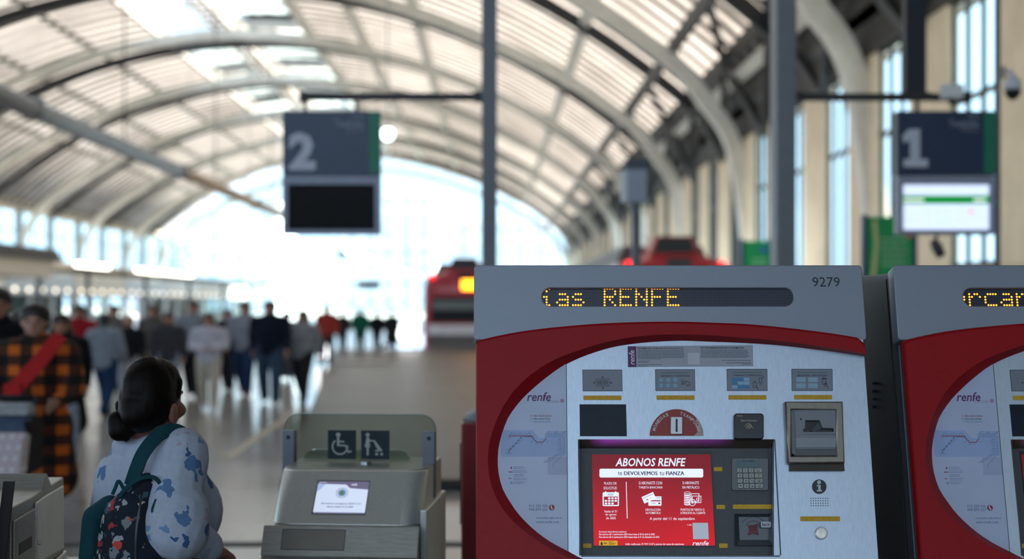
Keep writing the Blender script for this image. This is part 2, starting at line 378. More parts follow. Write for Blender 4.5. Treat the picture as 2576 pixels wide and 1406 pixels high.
# ================================================================== THINGS OF THE HALL
M_steel = mat('brushed_steel', '#a3a5a6', rough=.34, metal=.95, var=.1, scale=6, stretch=(2, 2, 90))
M_granite = mat('granite', '#4f4740', rough=.42, var=.2, scale=.5, spec=.22)
M_red = mat('red_enamel', '#8f0d16', rough=.38, var=.05, scale=40)
M_trainred = mat('train_red', '#a00f1a', rough=.3)
M_amber = mat('amber_led', '#ffb040', emit='#ffa61e', estr=5)
M_text = mat('sign_lettering', '#c9cfdd', rough=.6)
M_green = mat('sign_green', '#087a5c', rough=.45)
def wordbar(mb, x0, x1, z, h, y, n):
    """rows of unreadably small print: short dashes"""
    x = x0
    while x < x1-.002:
        l = min(random.uniform(.3, 1)*n, x1-x); mb.box(x, x+l*.85, y-.002, y, z-h/2, z+h/2); x += l
def txt(body, x0, z0, x1, z1, y, m, parent, name='lettering', bold=0, shear=0):
    """upright lettering facing the camera (-y)"""
    me = fit(text_mesh(body, bold, shear), x0, z0, x1, z1, 0); me.transform(Matrix.Rotation(math.radians(90), 4, 'X')); me.transform(Matrix.Translation((0, y, 0)))
    return link(name, me, m, parent)
# low raised stone slab that runs from behind the gates to the track ends
SZ = .105; FL = W(705, 1206, 12.56); sl = empty('stone_slab', (0, 12.56, 0)); BL = -5.45; LS = 49.4-12.56
MB().prism([(FL.x,0,.03),(2.5,0,.03),(2.5,LS,.03),(BL,LS,.03)], [(FL.x,0,SZ),(2.5,0,SZ),(2.5,LS,SZ),(BL,LS,SZ)]).build('slab_top', M_granite, sl, bevel=.004)
MB().prism([(FL.x+.08,.06,0),(2.45,.06,0),(2.45,LS-.05,0),(BL+.1,LS-.05,0)], [(FL.x+.08,.06,.03),(2.45,.06,.03),(2.45,LS-.05,.03),(BL+.1,LS-.05,.03)]).build('shadow_gap', M_black, sl)
MB().box(FL.x, 2.5, -.012, 0, .0, .07).build('shadow_strip', M_black, sl)  # black strip paints in the dark shadow gap below the slab edge
MB().box(-4.05, -2.75, 24.1, 24.9, SZ, SZ+.05).build('floor_hatch', mat('ledge_stone', '#8a847c', rough=.3), sl, bevel=.01)
tag(sl, 'wide low slab of polished brown grey stone behind the ticket gates', 'platform slab')
# support columns of the sign gantry
def column(px, wd, dp, d, h, label):
    x = (px-CX)/F*d; o = empty('support_column', (x, d, 0))
    MB().box(-wd/2, wd/2, 0, dp, .02, h).build('shaft', M_greypaint, o, bevel=.012)
    MB().box(-wd/2-.08, wd/2+.08, -.08, dp+.08, 0, .03).build('base_plate', M_dark, o)
    return tag(o, label, 'column', 'slim grey steel columns')
column(1231, .15, .15, 14.0, 9.5, 'slim grey steel column to the right of the hanging number 2 sign')
column(1979, .19, .34, 13.6, 9.5, 'broad grey steel column to the left of the hanging number 1 sign')
def gantry(px0, px1, d, z, label):
    x0 = (px0-CX)/F*d; x1 = (px1-CX)/F*d; o = empty('sign_beam', ((x0+x1)/2, d+.07, z)); h = (x1-x0)/2
    MB().box(-h, h, -.035, .035, -.035, .035).build('beam', M_dark, o)
    for x in (-h+.04, h-.04): MB().box(x-.04, x+.04, -.05, .05, -.05, .05).build('end_clamp', M_dark, o)
    return tag(o, label, 'beam')
gantry(752, 1213, 14.0, 3.70, 'dark horizontal tube that carries the number 2 sign')
gantry(2004, 2445, 13.75, 3.66, 'dark horizontal tube that carries the number 1 sign')
hp = empty('hanger_post', W(2300, 240, 13.85)); 
MB().box(-.1, .1, -.06, .06, -.04, 5.5).build('post', mat('hanger_navy', '#141f2e', rough=.5), hp)
MB().box(-.14, .14, -.09, .09, -.04, .02).build('post_foot', M_dark, hp)
tag(hp, 'dark navy post standing on the beam above the number 1 sign', 'post')
jb = empty('junction_box', W(2394, 232, 13.6)); MB().box(-.1, .1, -.06, .06, -.06, .07).build('box', M_white, jb, bevel=.01)
MB().box(-.02, .02, -.02, .02, -.12, -.06).build('cable_gland', M_dark, jb); tag(jb, 'small pale junction box on the beam above the number 1 sign', 'box')
def numsign(pxl, pxr, d, num, label, lit):
    xl = (pxl-CX)/F*d; xr = (pxr-CX)/F*d; zf = lambda py: CH-(py-CY)/F*d
    o = empty('platform_sign', ((xl+xr)/2, d, zf(590))); h = (xr-xl)/2; Z = lambda py: zf(py)-zf(590); k = (xr-xl)/246.0
    X = lambda px: (px-711)*k-h
    MB().box(-h, h, 0, .14, Z(441), Z(279)).build('number_panel', M_navy, o, bevel=.006)
    MB().box(X(929), h-.001, -.006, .0, Z(437), Z(281)).build('green_stripe', M_green, o)
    if num == '2': txt('2', X(726), Z(428), X(794), Z(333), -.004, M_text, o, 'number', bold=.05)
    else:
        q = [(740,325),(768,325),(768,400),(788,400),(788,420),(727,420),(727,400),(743,400),(743,352),(727,360),(724,342)]
        me = curve_poly([[(X(a), Z(b)) for a, b in q]], 0, .004); me.transform(Matrix.Rotation(math.radians(90), 4, 'X')); link('number', me, M_text, o)
    M_t2 = mat('sign_small_text', '#8f97ad', rough=.6)
    txt('Vía', X(887), Z(299), X(915), Z(284), -.004, M_t2, o)
    txt('Trenbidea', X(840), Z(320), X(915), Z(301), -.004, M_t2, o, bold=.015)
    txt('Platform', X(872), Z(331), X(915), Z(322), -.004, M_t2, o)
    cz = [rrect(-h, Z(590), h, Z(443), .01), [(X(725), Z(578)), (X(943), Z(578)), (X(943), Z(464)), (X(725), Z(464))]]
    me = curve_poly(cz, -.01, .12); me.transform(Matrix.Rotation(math.radians(90), 4, 'X')); me.transform(Matrix.Translation((0, .1, 0)))
    link('monitor_frame', me, mat('monitor_frame_grey', '#959cb2', rough=.4), o)
    sc = MB().box(X(724), X(944), .03, .1, Z(579), Z(463))
    if not lit: sc.build('monitor_screen', mat('screen_off', '#040506', rough=.3, spec=.1), o)
    else:
        sc.build('monitor_screen', mat('screen_lit', '#dfe9ff', emit='#dbe8ff', estr=.92), o)
        MB().box(X(724), X(944), .024, .03, Z(512), Z(491)).build('green_band', mat('screen_green', '#08a04a', emit='#05a045', estr=.55), o)
        mb = MB(); wordbar(mb, X(729), X(780), Z(503), .022, .022, .05); wordbar(mb, X(905), X(935), Z(503), .022, .022, .06); mb.build('band_print', mat('screen_white', '#ffffff', emit='#ffffff', estr=1), o)['kind'] = 'stuff'
        mb = MB()
        for i in range(5):
            for a, b in ((738, 756), (786, 798), (810, 848), (864, 874)): wordbar(mb, X(a), X(b), Z(526+9*i), .012, .026, .05)
        mb.build('timetable_print', mat('screen_faint', '#b9c8e8', emit='#b4c6ea', estr=.85), o)['kind'] = 'stuff'
        MB().box(X(892), X(903), .024, .03, Z(538), Z(526)).build('pink_icon', mat('screen_pink', '#e0b0d8', emit='#e6b8dc', estr=.9), o)
    for x in (-h*.55, h*.5): MB().box(x-.015, x+.015, .05, .09, Z(279), Z(279)+.10).build('hanger', M_dark, o)
    return tag(o, label, 'sign')
numsign(711, 957, 14.0, '2', 'hanging dark blue platform sign with a white 2 above a switched off monitor', False)
numsign(2257, 2504, 13.75, '1', 'hanging dark blue platform sign with a white 1 above a lit timetable monitor', True)
# dome camera on its pole
po = empty('camera_pole', W(2509, 700, 13.9)); po.location.z = 0
MB().tube([(0,0,.02),(0,0,6.5)], .03, 10).build('pole', M_greypaint, po, smooth=True); MB().disc((0,0,0),(0,0,1),.12,.1,.025).build('base_flange', M_dark, po)
tag(po, 'thin grey pole at the far right carrying the white dome camera', 'pole')
dc = empty('dome_camera', W(2548, 215, 13.85)); M_cam = mat('camera_white', '#d9dde6', rough=.35)
MB().tube([(-.085,.0,.125),(-.06,0,.135),(-.015,0,.13),(.0,0,.07)], [.022,.02,.024,.03], 10).build('arm', M_cam, dc, smooth=True)
MB().tube([(0,0,.09),(0,0,.07),(0,0,.02),(0,0,-.045)], [.03,.06,.08,.082], 20).build('housing', M_cam, dc, smooth=True)
MB().tube([(0,0,-.045),(0,0,-.08),(0,0,-.12),(0,0,-.145)], [.078,.074,.052,.01], 20).build('dark_dome', M_black, dc, smooth=True)
MB().box(-.098, -.085, -.03, .03, .06, .19).build('wall_bracket', M_greypaint, dc)
tag(dc, 'white dome security camera with a dark globe at the far right', 'camera')
ls = empty('loudspeaker', W(2356, 622, 13.84)); MB().tube([(-.04,0,.07),(0,0,.01),(.04,-.03,-.09)], [.03,.055,.045], 12).build('horn', mat('speaker_grey','#3c4148',rough=.4), ls, smooth=True)
MB().box(-.012, .012, -.012, .012, .03, .124).build('bracket', M_dark, ls); tag(ls, 'small dark grey loudspeaker hanging below the number 1 sign', 'loudspeaker')
# cabinet on a pole between the trains
cb = empty('pole_cabinet', W(1600, 765, 15)); cb.location.z = 0; zz = lambda py: CH-(py-CY)/F*15
MB().box(-.1, .11, -.06, .08, zz(510), zz(425)).build('cabinet', mat('cabinet_grey', '#a3abbc', rough=.4), cb, bevel=.01)
MB().box(-.115, .125, -.075, .095, zz(425), zz(402)).build('cabinet_hood', mat('hood_grey', '#4a5563', rough=.5), cb, bevel=.01)
MB().box(-.155, -.1, -.02, .06, zz(508), zz(430)).build('side_panel', M_white, cb)
MB().tube([(0,0,0),(0,0,zz(510))], .05, 12).build('pole', M_greypaint, cb, smooth=True)
tag(cb, 'grey equipment cabinet on a slim pole behind the first ticket machine', 'cabinet')
# green posters
def poster(px0, px1, py0, d, label, extra):
    x0 = (px0-CX)/F*d; x1 = (px1-CX)/F*d; zt = CH-(py0-CY)/F*d; o = empty('poster_stand', ((x0+x1)/2, d, 0)); h = (x1-x0)/2
    MB().box(-h, h, 0, .1, .25, zt).build('poster_face', mat('poster_green', '#12a05a', rough=.45), o)
    for s in (-1, 1): MB().box(s*h-.025, s*h+.025, -.02, .12, 0, zt+.03).build('side_post', mat('poster_navy', '#17305c', rough=.4), o)
    mb = MB()
    for i in range(5): wordbar(mb, -h*.35, h*.7, zt-.3-.085*i, .03, -.003, .16)
    mb.build('poster_print', mat('poster_pale', '#9fd0ae', rough=.6), o)['kind'] = 'stuff'
    extra(o, h, zt); return tag(o, label, 'poster')
def ex1(o, h, zt):
    MB().box(h*.62, h*.95, -.008, 0, zt-.28, zt-.16).build('orange_badge', mat('poster_orange', '#c9622a', rough=.5), o)
    MB().tube([(-h*.62,-.006,zt-.05),(-h*.55,-.006,zt-.35),(-h*.66,-.006,zt-.75),(-h*.75,-.006,zt-.9)], .028, 6).build('cream_ribbon', mat('poster_cream', '#d9d49a', rough=.5), o)
def ex2(o, h, zt):
    MB().box(h*.15, h*.8, -.008, 0, zt-.2, zt-.08).build('blue_badge', mat('poster_blue', '#2d7fa5', rough=.5), o)
poster(2176, 2302, 545, 19, 'large green poster stand with an orange badge left of the number 1 monitor', ex1)
poster(1868, 1940, 606, 23, 'smaller green poster stand with a blue badge behind the broad column', ex2)
# red validator pillar behind the first machine
vp = empty('validator_pillar', W(1196, 1300, 6.2)); vp.location.z = 0
MB().box(-.06, .2, -.1, .14, 0, 1.14).build('red_body', mat('validator_red', '#7c1018', rough=.4), vp, bevel=.01)
MB().tube([(.07,.02,1.14),(.07,.02,1.17),(.07,.02,1.20)], [.128,.115,.06], 20).build('grey_cap', M_greypaint, vp, smooth=True)
MB().box(-.066, -.06, -.06, .06, .7, 1.05).build('dark_reader', M_black, vp); tag(vp, 'narrow red validator pillar with a grey rounded top beside the first ticket machine', 'validator')
# overhead pipe along the hall and the lit luminaire line
pp = empty('ceiling_pipe', (-12.28, 20, CH+5.2)); MB().tube([(0,0,0),(0,36,0)], .27, 14).build('pipe', mat('pipe_grey', '#5c5e63', rough=.4), pp, smooth=True)
MB().tube([(0,36,0),(0,74,0)], .25, 14).build('pipe_end_length', mat('pipe_tan', '#b59f8b', rough=.5), pp, smooth=True)
for y in (2, 18, 36, 54, 72): MB().box(-.29, .29, y-.08, y+.08, -.29, .29).build('pipe_collar', M_greypaint, pp)
for y in (11.8, 27.4, 43, 58.6): MB().tube([(0,y,.2),(0,y,8.6)], .03, 6).build('hanger_rod', M_dark, pp)
tag(pp, 'long grey overhead pipe crossing the upper left towards the number 2 sign', 'pipe')
for y0 in range(59, 119, 10):
    l = empty('strip_light', (-6.0, y0, CH+2.27)); MB().box(-.16, .16, 0, 9.4, 0, .1).build('housing', M_white, l); MB().box(-.15, .15, .1, 9.3, -.1, 0).build('tube', M_lamp, l)
    for y in (1.5, 8): MB().tube([(0,y,.1),(0,y,2.2)], .015, 6).build('hanger_rod', M_greypaint, l)
    tag(l, 'glowing strip light, %s in the lamp line below the number 2 sign' % ('nearest','second','third','fourth','fifth','farthest')[(y0-59)//10], 'light', 'platform strip lights')
# platform canopies on the left
M_canopy = mat('canopy_brown', '#4c463d', rough=.7)
kc = empty('kiosk_canopy', (-22, 44, 0))
MB().prism([(-2.4,0,CH+1.95),(2.0,0,CH+1.95),(2.0,0,CH+2.5),(-2.4,0,CH+2.5)], [(-2.4,22.3,CH+1.95),(2.0,22.3,CH+1.95),(2.0,21.3,CH+2.5),(-2.4,21.3,CH+2.5)]).build('roof_slab', M_canopy, kc)
MB().box(-2.2, 1.9, .5, 21, CH+1.2, CH+1.95).build('fascia_board', mat('canopy_cream', '#c9bda9', rough=.7), kc)
for y in (2, 8, 14, 20):
    MB().box(1.5, 1.7, y-.1, y+.1, 0, CH+1.25).build('post', M_greypaint, kc)
for i in range(9): MB().box(-2.1, 1.85, 1.3+2.2*i, 1.36+2.2*i, CH+1.22, CH+1.93).build('board_joint', M_canopy, kc)
tag(kc, 'dark brown flat canopy roof at the left edge above the shop fronts', 'canopy')
pc = empty('platform_canopy', (-20, 68, 0)); MB().box(-1.6, .6, 0, 54, CH+1.55, CH+1.72).build('roof_slab', M_canopy, pc)
for y in range(4, 54, 12): MB().box(-.6, -.4, y-.1, y+.1, 0, CH+1.6).build('post', M_greypaint, pc)
tag(pc, 'thin dark platform canopy receding along the left platform', 'canopy')
for i, (y0, y1) in enumerate(((68, 73.5), (79.5, 86.5), (87, 94))):
    l = empty('strip_light', (-19.9, y0, CH+1.95)); MB().box(-.14, .14, 0, y1-y0, .05, .15).build('housing', M_white, l); MB().box(-.13, .13, .1, y1-y0-.1, -.14, .05).build('tube', M_lamp, l)
    for y in (.6, y1-y0-.6): MB().box(-.02, .02, y-.02, y+.02, -.22, .05).build('bracket', M_greypaint, l)
    tag(l, ('glowing strip light just right of the brown canopy', 'glowing strip light, first of the pair on the left platform canopy', 'glowing strip light, second of the pair on the left platform canopy')[i], 'light', 'canopy strip lights')
# shop units under the left wall
SH = [('#d8d2c6', 'cream'), ('#bfc6c9', 'pale grey'), ('#d9cdb8', 'sand coloured'), ('#cfd8dd', 'bluish white'), ('#e0ddd6', 'white'), ('#c8c0b2', 'stone coloured'), ('#d4dad6', 'greenish white')]
for i, (cl, nm) in enumerate(SH):
    y0 = 66+13*i; o = empty('shop_unit', (-29.5, y0, 0)); opn = i in (3, 4)
    MB().box(-2.4, 2.5, .1, 12.8, CH+.55, CH+1.9).build('fascia', mat('shop_'+cl[1:], cl, rough=.5), o, bevel=.03)
    for y in (.25, 4.3, 8.5, 12.6): MB().box(2.2, 2.45, y-.12, y+.12, 0, CH+.55).build('post', M_white, o)
    if not opn:
        MB().box(-2.3, -2.1, .1, 12.8, 0, CH+.55).build('back_wall', mat('shop_back', '#a9a59c', rough=.7), o)
        for y in (.5, 4.55, 8.75): MB().box(2.3, 2.33, y, y+3.6, .1, CH+.5).build('shop_window', M_pane, o)
        MB().box(-1.6, 1.9, 1, 12, .02, .95).build('counter', mat('counter_grey', '#7c7a78', rough=.4), o, bevel=.03)
    me = MB().box(2.3, 2.52, 0, .55, CH+.75, CH+.95).mesh('downlight'); me.materials.append(mat('warm_lamp', '#fff2dc', emit='#fff0dc', estr=3))
    for k in range(5): d = link('downlight', me, None, o); d.location = (0, 1.0+2.5*k, 0)
    tag(o, '%s shop unit %d along the left wall%s' % (nm, i+1, ', open to the street' if opn else ' from the near end'), 'shop')
# made-up glowing boxes standing in for glare spots on the floor and platform
def litbox(px0, px1, py0, py1, d, label, fz=0):
    c = W((px0+px1)/2, py1, d); wd = (px1-px0)/2/F*d; h = (py1-py0)/F*d; o = empty('glare_box', (c.x, d, 0)); z0 = max(c.z, 0)
    MB().box(-wd, wd, 0, .1, z0+.04, z0+h).build('case', M_white, o, bevel=.02)
    MB().box(-wd+.03, wd-.03, -.012, 0, z0+.06, z0+h-.03).build('glowing_face', mat('glare_glow', '#ffffff', emit='#ffffff', estr=5), o)
    for s in (-1, 1): MB().box(s*wd*.7-.03, s*wd*.7+.03, .02, .08, fz, z0+.05).build('foot', M_greypaint, o)
    tag(o, label, 'display')
litbox(795, 836, 832, 905, 39, 'bright white made-up glare box standing on the floor at the left edge of the stone slab')
litbox(985, 1055, 812, 858, 48.3, 'wide bright white made-up glare box on the stone slab left of the far train', SZ)
for i, (px, py, wd) in enumerate(((928, 717, 1.3), (862, 640, .5))):
    s = empty('hanging_sign', W(px, py, 80)); MB().box(-wd/2, wd/2, 0, .12, -.2, .2).build('panel', M_dark, s)
    for x in (-wd*.35, wd*.35): MB().tube([(x,.06,.2),(x,.06,zroof(-7)-2.9)], .02, 6).build('rod', M_greypaint, s)
    tag(s, ('small dark hanging sign over the far platform left of the far train', 'small dark hanging sign just below the number 2 monitor')[i], 'sign')
# pendant globe lamps over the far platforms and one beside the number 2 sign
for i, (px, py, d) in enumerate(((479,663,88), (536,680,100), (562,676,96), (625,681,104), (629,631,84), (696,644,88), (749,657,92), (771,671,98), (975,337,36))):
    g = empty('pendant_lamp', W(px, py, d)); r = .11 if d > 40 else .16; MB().sphere((0,0,0), r, 14, 10).build('globe', mat('globe_glow', '#ffffff', emit='#fffaf0', estr=22 if d > 40 else 9) if d > 40 else mat('globe_cool', '#ffffff', emit='#dffcff', estr=6), g, smooth=True)
    MB().disc((0,0,r*.8), (0,0,1), r*.5, r*.3, .08).build('lamp_cap', M_dark, g); MB().tube([(0,0,r+.05),(0,0,zroof(g.location.x)-g.location.z-.5)], .015, 6).build('rod', M_greypaint, g)
    tag(g, 'small glowing globe lamp over the far platforms, %s from the left' % ('first','second','third','fourth','fifth','sixth','seventh','eighth')[i] if d > 40 else 'cool white globe lamp just right of the number 2 sign', 'lamp', 'pendant globe lamps' if d > 40 else None)
# ------------------------------------------------------------------ trains
def train(cx, yf, label, amber):
    o = empty('train', (cx, yf, -1.1)); Z = lambda z: z+1.1+CH; B = 1.45
    def ring(y, pts): return [(x, y, z) for x, z in pts]
    low = [(-B, .7), (B, .7), (B, Z(.55)), (B-.12, Z(1.0)), (.62, Z(1.2)), (-.62, Z(1.2)), (-B+.12, Z(1.0)), (-B, Z(.55))]
    f0 = [(x*.9, z if z < 2 else z-.1) for x, z in low]
    MB().prism(ring(.0, f0), ring(.45, low)).prism(ring(.45, low), ring(2.6, low)).build('cab', M_trainred, o)
    side = [(-B, .7), (B, .7), (B, Z(.5)), (B-.15, Z(.95)), (-B+.15, Z(.95)), (-B, Z(.5))]
    MB().prism(ring(2.6, side), ring(62, side)).build('coach_body', mat('coach_white', '#d8d9dc', rough=.35), o)
    top = [(-.62, Z(1.15)), (.62, Z(1.15)), (.42, Z(1.64)), (-.42, Z(1.64))]
    MB().prism(ring(.25, [(x*1.0, z) for x, z in top[:2]]+[(x, z) for x, z in top[2:]]), ring(2.2, top)).build('upper_cab', M_trainred, o)
    MB().prism(ring(.22, [(-.5, Z(1.24)), (.5, Z(1.24)), (.38, Z(1.6)), (-.38, Z(1.6))]), ring(.26, [(-.5, Z(1.24)), (.5, Z(1.24)), (.38, Z(1.6)), (-.38, Z(1.6))])).build('upper_screen', M_black, o)
    rf = [(-1.25, Z(.93)), (1.25, Z(.93)), (1.0, Z(1.5)), (-1.0, Z(1.5))]
    MB().prism(ring(2.6, rf), ring(62, rf)).build('roof_fairing', mat('train_roof', '#4b4a4d', rough=.5), o)
    k = .9
    MB().prism(ring(-.03, [(-1.18, Z(-.62)), (1.18, Z(-.62)), (1.12, Z(.26)), (-1.12, Z(.26))]), ring(.0, [(-1.18, Z(-.62)), (1.18, Z(-.62)), (1.12, Z(.26)), (-1.12, Z(.26))])).build('windscreen', mat('train_glass', '#14181c', rough=.12), o)
    MB().box(-1.1, 1.1, -.05, -.03, Z(-.2), Z(.12)).build('screen_blind', mat('blind_grey', '#6b7472', rough=.5), o)
    MB().box(-1.29, 1.29, -.04, .02, Z(-1.08), Z(-.72)).build('white_band', mat('train_white', '#d7d3d8', rough=.4), o)
    MB().box(-1.25, 1.25, -.25, .4, .3, .72).build('coupler_skirt', M_dark, o)
    MB().box(-1.27, 1.27, -.035, .02, .7, Z(-1.09)).build('front_skirt', mat('skirt_brown', '#55504b', rough=.6), o)
    txt('renfe', -1.0, Z(.42), -.15, Z(.68), -.02, mat('train_pink', '#d98a97', rough=.5), o, bold=.02)
    for s in (-1, 1):
        MB().disc((s*1.12, -.03, Z(.95)), (0,-1,0), .09, .07, .04).build('marker_lamp', mat('red_lamp', '#ff2030', emit='#ff1018', estr=2.5), o)
        MB().disc((s*.98, -.06, Z(-.9)), (0,-1,0), .13, .12, .05).build('headlamp', M_white, o)
    MB().box(-.22, .38, -.03, .2, Z(.86), Z(1.1)).build('horn_box', M_dark, o)
    for y in (8, 20, 32, 44): MB().box(-B-.02, -B+.02, y, y+8, Z(-.4), Z(.3)).build('side_window', mat('train_glass', '#14181c', rough=.12), o)
    for y in (5, 12, 24, 36, 48, 58):
        for s in (-.75, .75): MB().disc((s-.06, y, .55), (1,0,0), .41, .41, .12, 18).build('wheel', M_dark, o)
    if amber: MB().box(-.1, .95, -.05, .0, Z(.5), Z(.85)).build('amber_display', M_amber, o)
    return tag(o, label, 'train')
train(4.37, 34, 'red train front with a black upper screen behind the first ticket machine', False)
train(-1.0, 50, 'far red train with an amber display between the stone slab and the machine', True)
for cx in (4.37, -1.0):
    tr = empty('rail_track', (cx, 31 if cx > 0 else 49.8, -1.1))
    for s in (-.75, .75): MB().box(s-.04, s+.04, 0, 107, 0, .14).build('rail', M_steel, tr)
    me = MB().box(-1.2, 1.2, 0, .25, -.03, .02).mesh('sleeper'); me.materials.append(M_concrete)
    for k in range(40): q = link('sleeper', me, None, tr); q.location = (0, .6*k, 0)
    tag(tr, 'rail track under the %s red train' % ('near' if cx > 0 else 'far'), 'track')
# ================================================================== TICKET MACHINES
LEAN = math.radians(15); SL, CL = math.sin(LEAN), math.cos(LEAN); D0 = 4.24
def P(px, py, n=0.0):
    """pixel of the frontal layout -> (u, v) on the leaning front, n metres proud of it"""
    k = (py-CY)/F; v = (-k*(D0-n*CL)-n*SL)/(CL+k*SL); d = D0+v*SL-n*CL
    return ((px-CX)/F*d, v)
MX = 0.52; MY = 4.45
PM = Matrix(((1, 0, 0, -MX), (0, SL, -CL, D0-MY), (0, CL, SL, CH), (0, 0, 0, 1)))   # front plane -> machine frame
def pts(L, n=0.0): return [P(x, y, n) for x, y in L]
def plate(name, polys, n0, n1, m, parent, bevel=0, smooth=False):
    me = curve_poly([pts(Q, n1) for Q in polys], n0, n1, bevel); me.transform(PM); return link(name, me, m, parent)
def prr(x0, y0, x1, y1, r): return rrect(x0, y0, x1, y1, r)
def pr(x0, y0, x1, y1): return [(x0, y0), (x1, y0), (x1, y1), (x0, y1)]
def ptxt(body, x0, y0, x1, y1, n, m, parent, name='lettering', bold=0, shear=0, rot=0):
    me = text_mesh(body, bold, shear)
    if rot: me.transform(Matrix.Rotation(rot, 4, 'Z'))
    a = P(x0, y1, n); b = P(x1, y0, n); fit(me, a[0], a[1], b[0], b[1], n); me.transform(PM); return link(name, me, m, parent)
def pjoin(name, polys_list, n0, n1, m, parent):
    """several small flat marks of one print as one mesh"""
    bm = bmesh.new()
    for polys in polys_list:
        me = curve_poly([pts(Q, n1) for Q in polys], n0, n1); me.transform(PM); bm.from_mesh(me); bpy.data.meshes.remove(me)
    me = bpy.data.meshes.new(name); bm.to_mesh(me); bm.free(); return link(name, me, m, parent)
def pline(P0, P1, w):
    a = Vector(P0); b = Vector(P1); d = (b-a).normalized(); q = Vector((-d.y, d.x))*w/2; return [tuple(a+q), tuple(b+q), tuple(b-q), tuple(a-q)]
M_shell = mat('silver_shell', '#868e9a', rough=.42, metal=.35, var=.03, scale=300)
M_side = mat('cabinet_side', '#50555c', rough=.5, metal=.3, var=.05, scale=60)
M_panel = mat('satin_steel', '#b4c0ce', rough=.38, metal=.75, var=.07, scale=40, stretch=(8, 1, 1))
M_mach = mat('machine_red', '#93040f', rough=.45, var=.06, scale=60, spec=.22)
M_mapw = mat('map_panel', '#aeb9d4', rough=.3, var=.03)
M_yellow = mat('braille_yellow', '#c79a1c', rough=.55, var=.08, scale=80)
M_dgrey = mat('recess_grey', '#484b4d', rough=.5, metal=.3, var=.08, scale=40)
M_lab = mat('label_grey', '#737987', rough=.35, var=.04)
M_ink = mat('dark_ink', '#23262e', rough=.6)
M_lightblue = mat('label_blue', '#6f9fb8', rough=.4)
M_bronze = mat('bronze_frame', '#7d766c', rough=.35, metal=.85, var=.08, scale=50)
M_unit = mat('unit_grey', '#777c84', rough=.42, var=.04)
M_purple = mat('logo_purple', '#5b1d5e', rough=.5)
M_stick = mat('sticker_grey', '#9fa3ae', rough=.5)
M_ledoff = mat('led_window', '#252c3c', rough=.3)
M_ledon = mat('led_orange', '#ffc060', emit='#ff8a1c', estr=3.4)
M_leddim = mat('led_dim', '#5f5a66', rough=.6)
def screen_mat():
    m = bpy.data.materials.new('advert_screen'); m.use_nodes = True; nt, b = nodes_of(m); b.inputs['Roughness'].default_value = .22
    tc = nt.nodes.new('ShaderNodeTexCoord'); sp = nt.nodes.new('ShaderNodeSeparateXYZ'); r = nt.nodes.new('ShaderNodeValToRGB'); n = nt.nodes.new('ShaderNodeTexNoise'); n.inputs['Scale'].default_value = 6
    ad = nt.nodes.new('ShaderNodeMath'); ad.operation = 'MULTIPLY_ADD'; ad.inputs[1].default_value = .22
    nt.links.new(tc.outputs['Object'], sp.inputs[0]); nt.links.new(tc.outputs['Object'], n.inputs['Vector']); mr = nt.nodes.new('ShaderNodeMapRange'); mr.inputs[1].default_value = CH+P(1600, 1372)[1]*CL-.02; mr.inputs[2].default_value = CH+P(1600, 1143)[1]*CL; nt.links.new(sp.outputs['Z'], mr.inputs[0])
    nt.links.new(n.outputs['Fac'], ad.inputs[0]); nt.links.new(mr.outputs[0], ad.inputs[2])
    r.color_ramp.elements[0].position = .1; r.color_ramp.elements[0].color = lin('#d80a1c'); r.color_ramp.elements[1].position = 1.0; r.color_ramp.elements[1].color = lin('#78101f')
    e = r.color_ramp.elements.new(.6); e.color = lin('#a80f20')
    nt.links.new(ad.outputs[0], r.inputs[0]); nt.links.new(r.outputs[0], b.inputs['Emission Color']); b.inputs['Emission Strength'].default_value = .9
    b.inputs['Base Color'].default_value = (.05, .01, .01, 1); b.inputs['Specular IOR Level'].default_value = .15; return m
M_screen = screen_mat()
M_swhite = mat('screen_white_print', '#cfd8e6', emit='#e4ecfa', estr=.78)
M_spurple = mat('screen_purple_print', '#2a1638', emit='#33204a', estr=.5)
M_syel = mat('screen_yellow', '#c79a20', emit='#d8a52a', estr=.7)
tm = empty('ticket_machine', (MX, MY, 0))
xl, xr = 1195, 2168                                   # shell edges at the top line
uL = P(xl, 668)[0]; uR = P(xr, 700)[0]; vT = P(1300, 669)[1]; vB = P(1300, 1600)[1]
def uvplate(name, polys, n0, n1, m, bevel=0):
    me = curve_poly(polys, n0, n1, bevel); me.transform(PM); return link(name, me, m, tm)
# silver shell with the pill shaped LED opening
pill = pts(rrect(1361, 722, 1999, 772, 24.9, 8))
vH = P(1300, 853)[1]
uvplate('header_shell', [rrect(uL, vH, uR, vT, .008), pill], -.06, 0, M_shell, bevel=.003)
uvplate('front_skirt', [rrect(uL, vB, uR, P(1300,1470)[1], .004)], -.06, 0, M_shell, bevel=.002)
# cabinet body behind the front, down to the floor
def T3(u, v, n): return PM @ Vector((u, v, n))
a = T3(0, vT-.006, -.058); b_ = T3(0, vB, -.058); prf = [(a.y, a.z), (b_.y, b_.z), (b_.y, .0), (.62, 0), (.62, a.z)]
x0, x1 = uL-MX+.012, uR-MX-.004
MB().prism([(x0, y, z) for y, z in prf], [(x1, y, z) for y, z in prf]).build('cabinet', M_side, tm, bevel=.004)
me = MB().box(x0-.012, x0, 0, .05, 0, .008).mesh('side_louvre'); me.materials.append(M_black)
for k in range(4): q = link('side_louvre', me, None, tm); q.location = (0, .06, 1.32+.025*k)
MB().bar(T3(uL+.006, vT-.01, -.11)-Vector((0,0,0)), T3(uL+.006, vB, -.11), .004, .004).build('side_seam', M_black, tm)
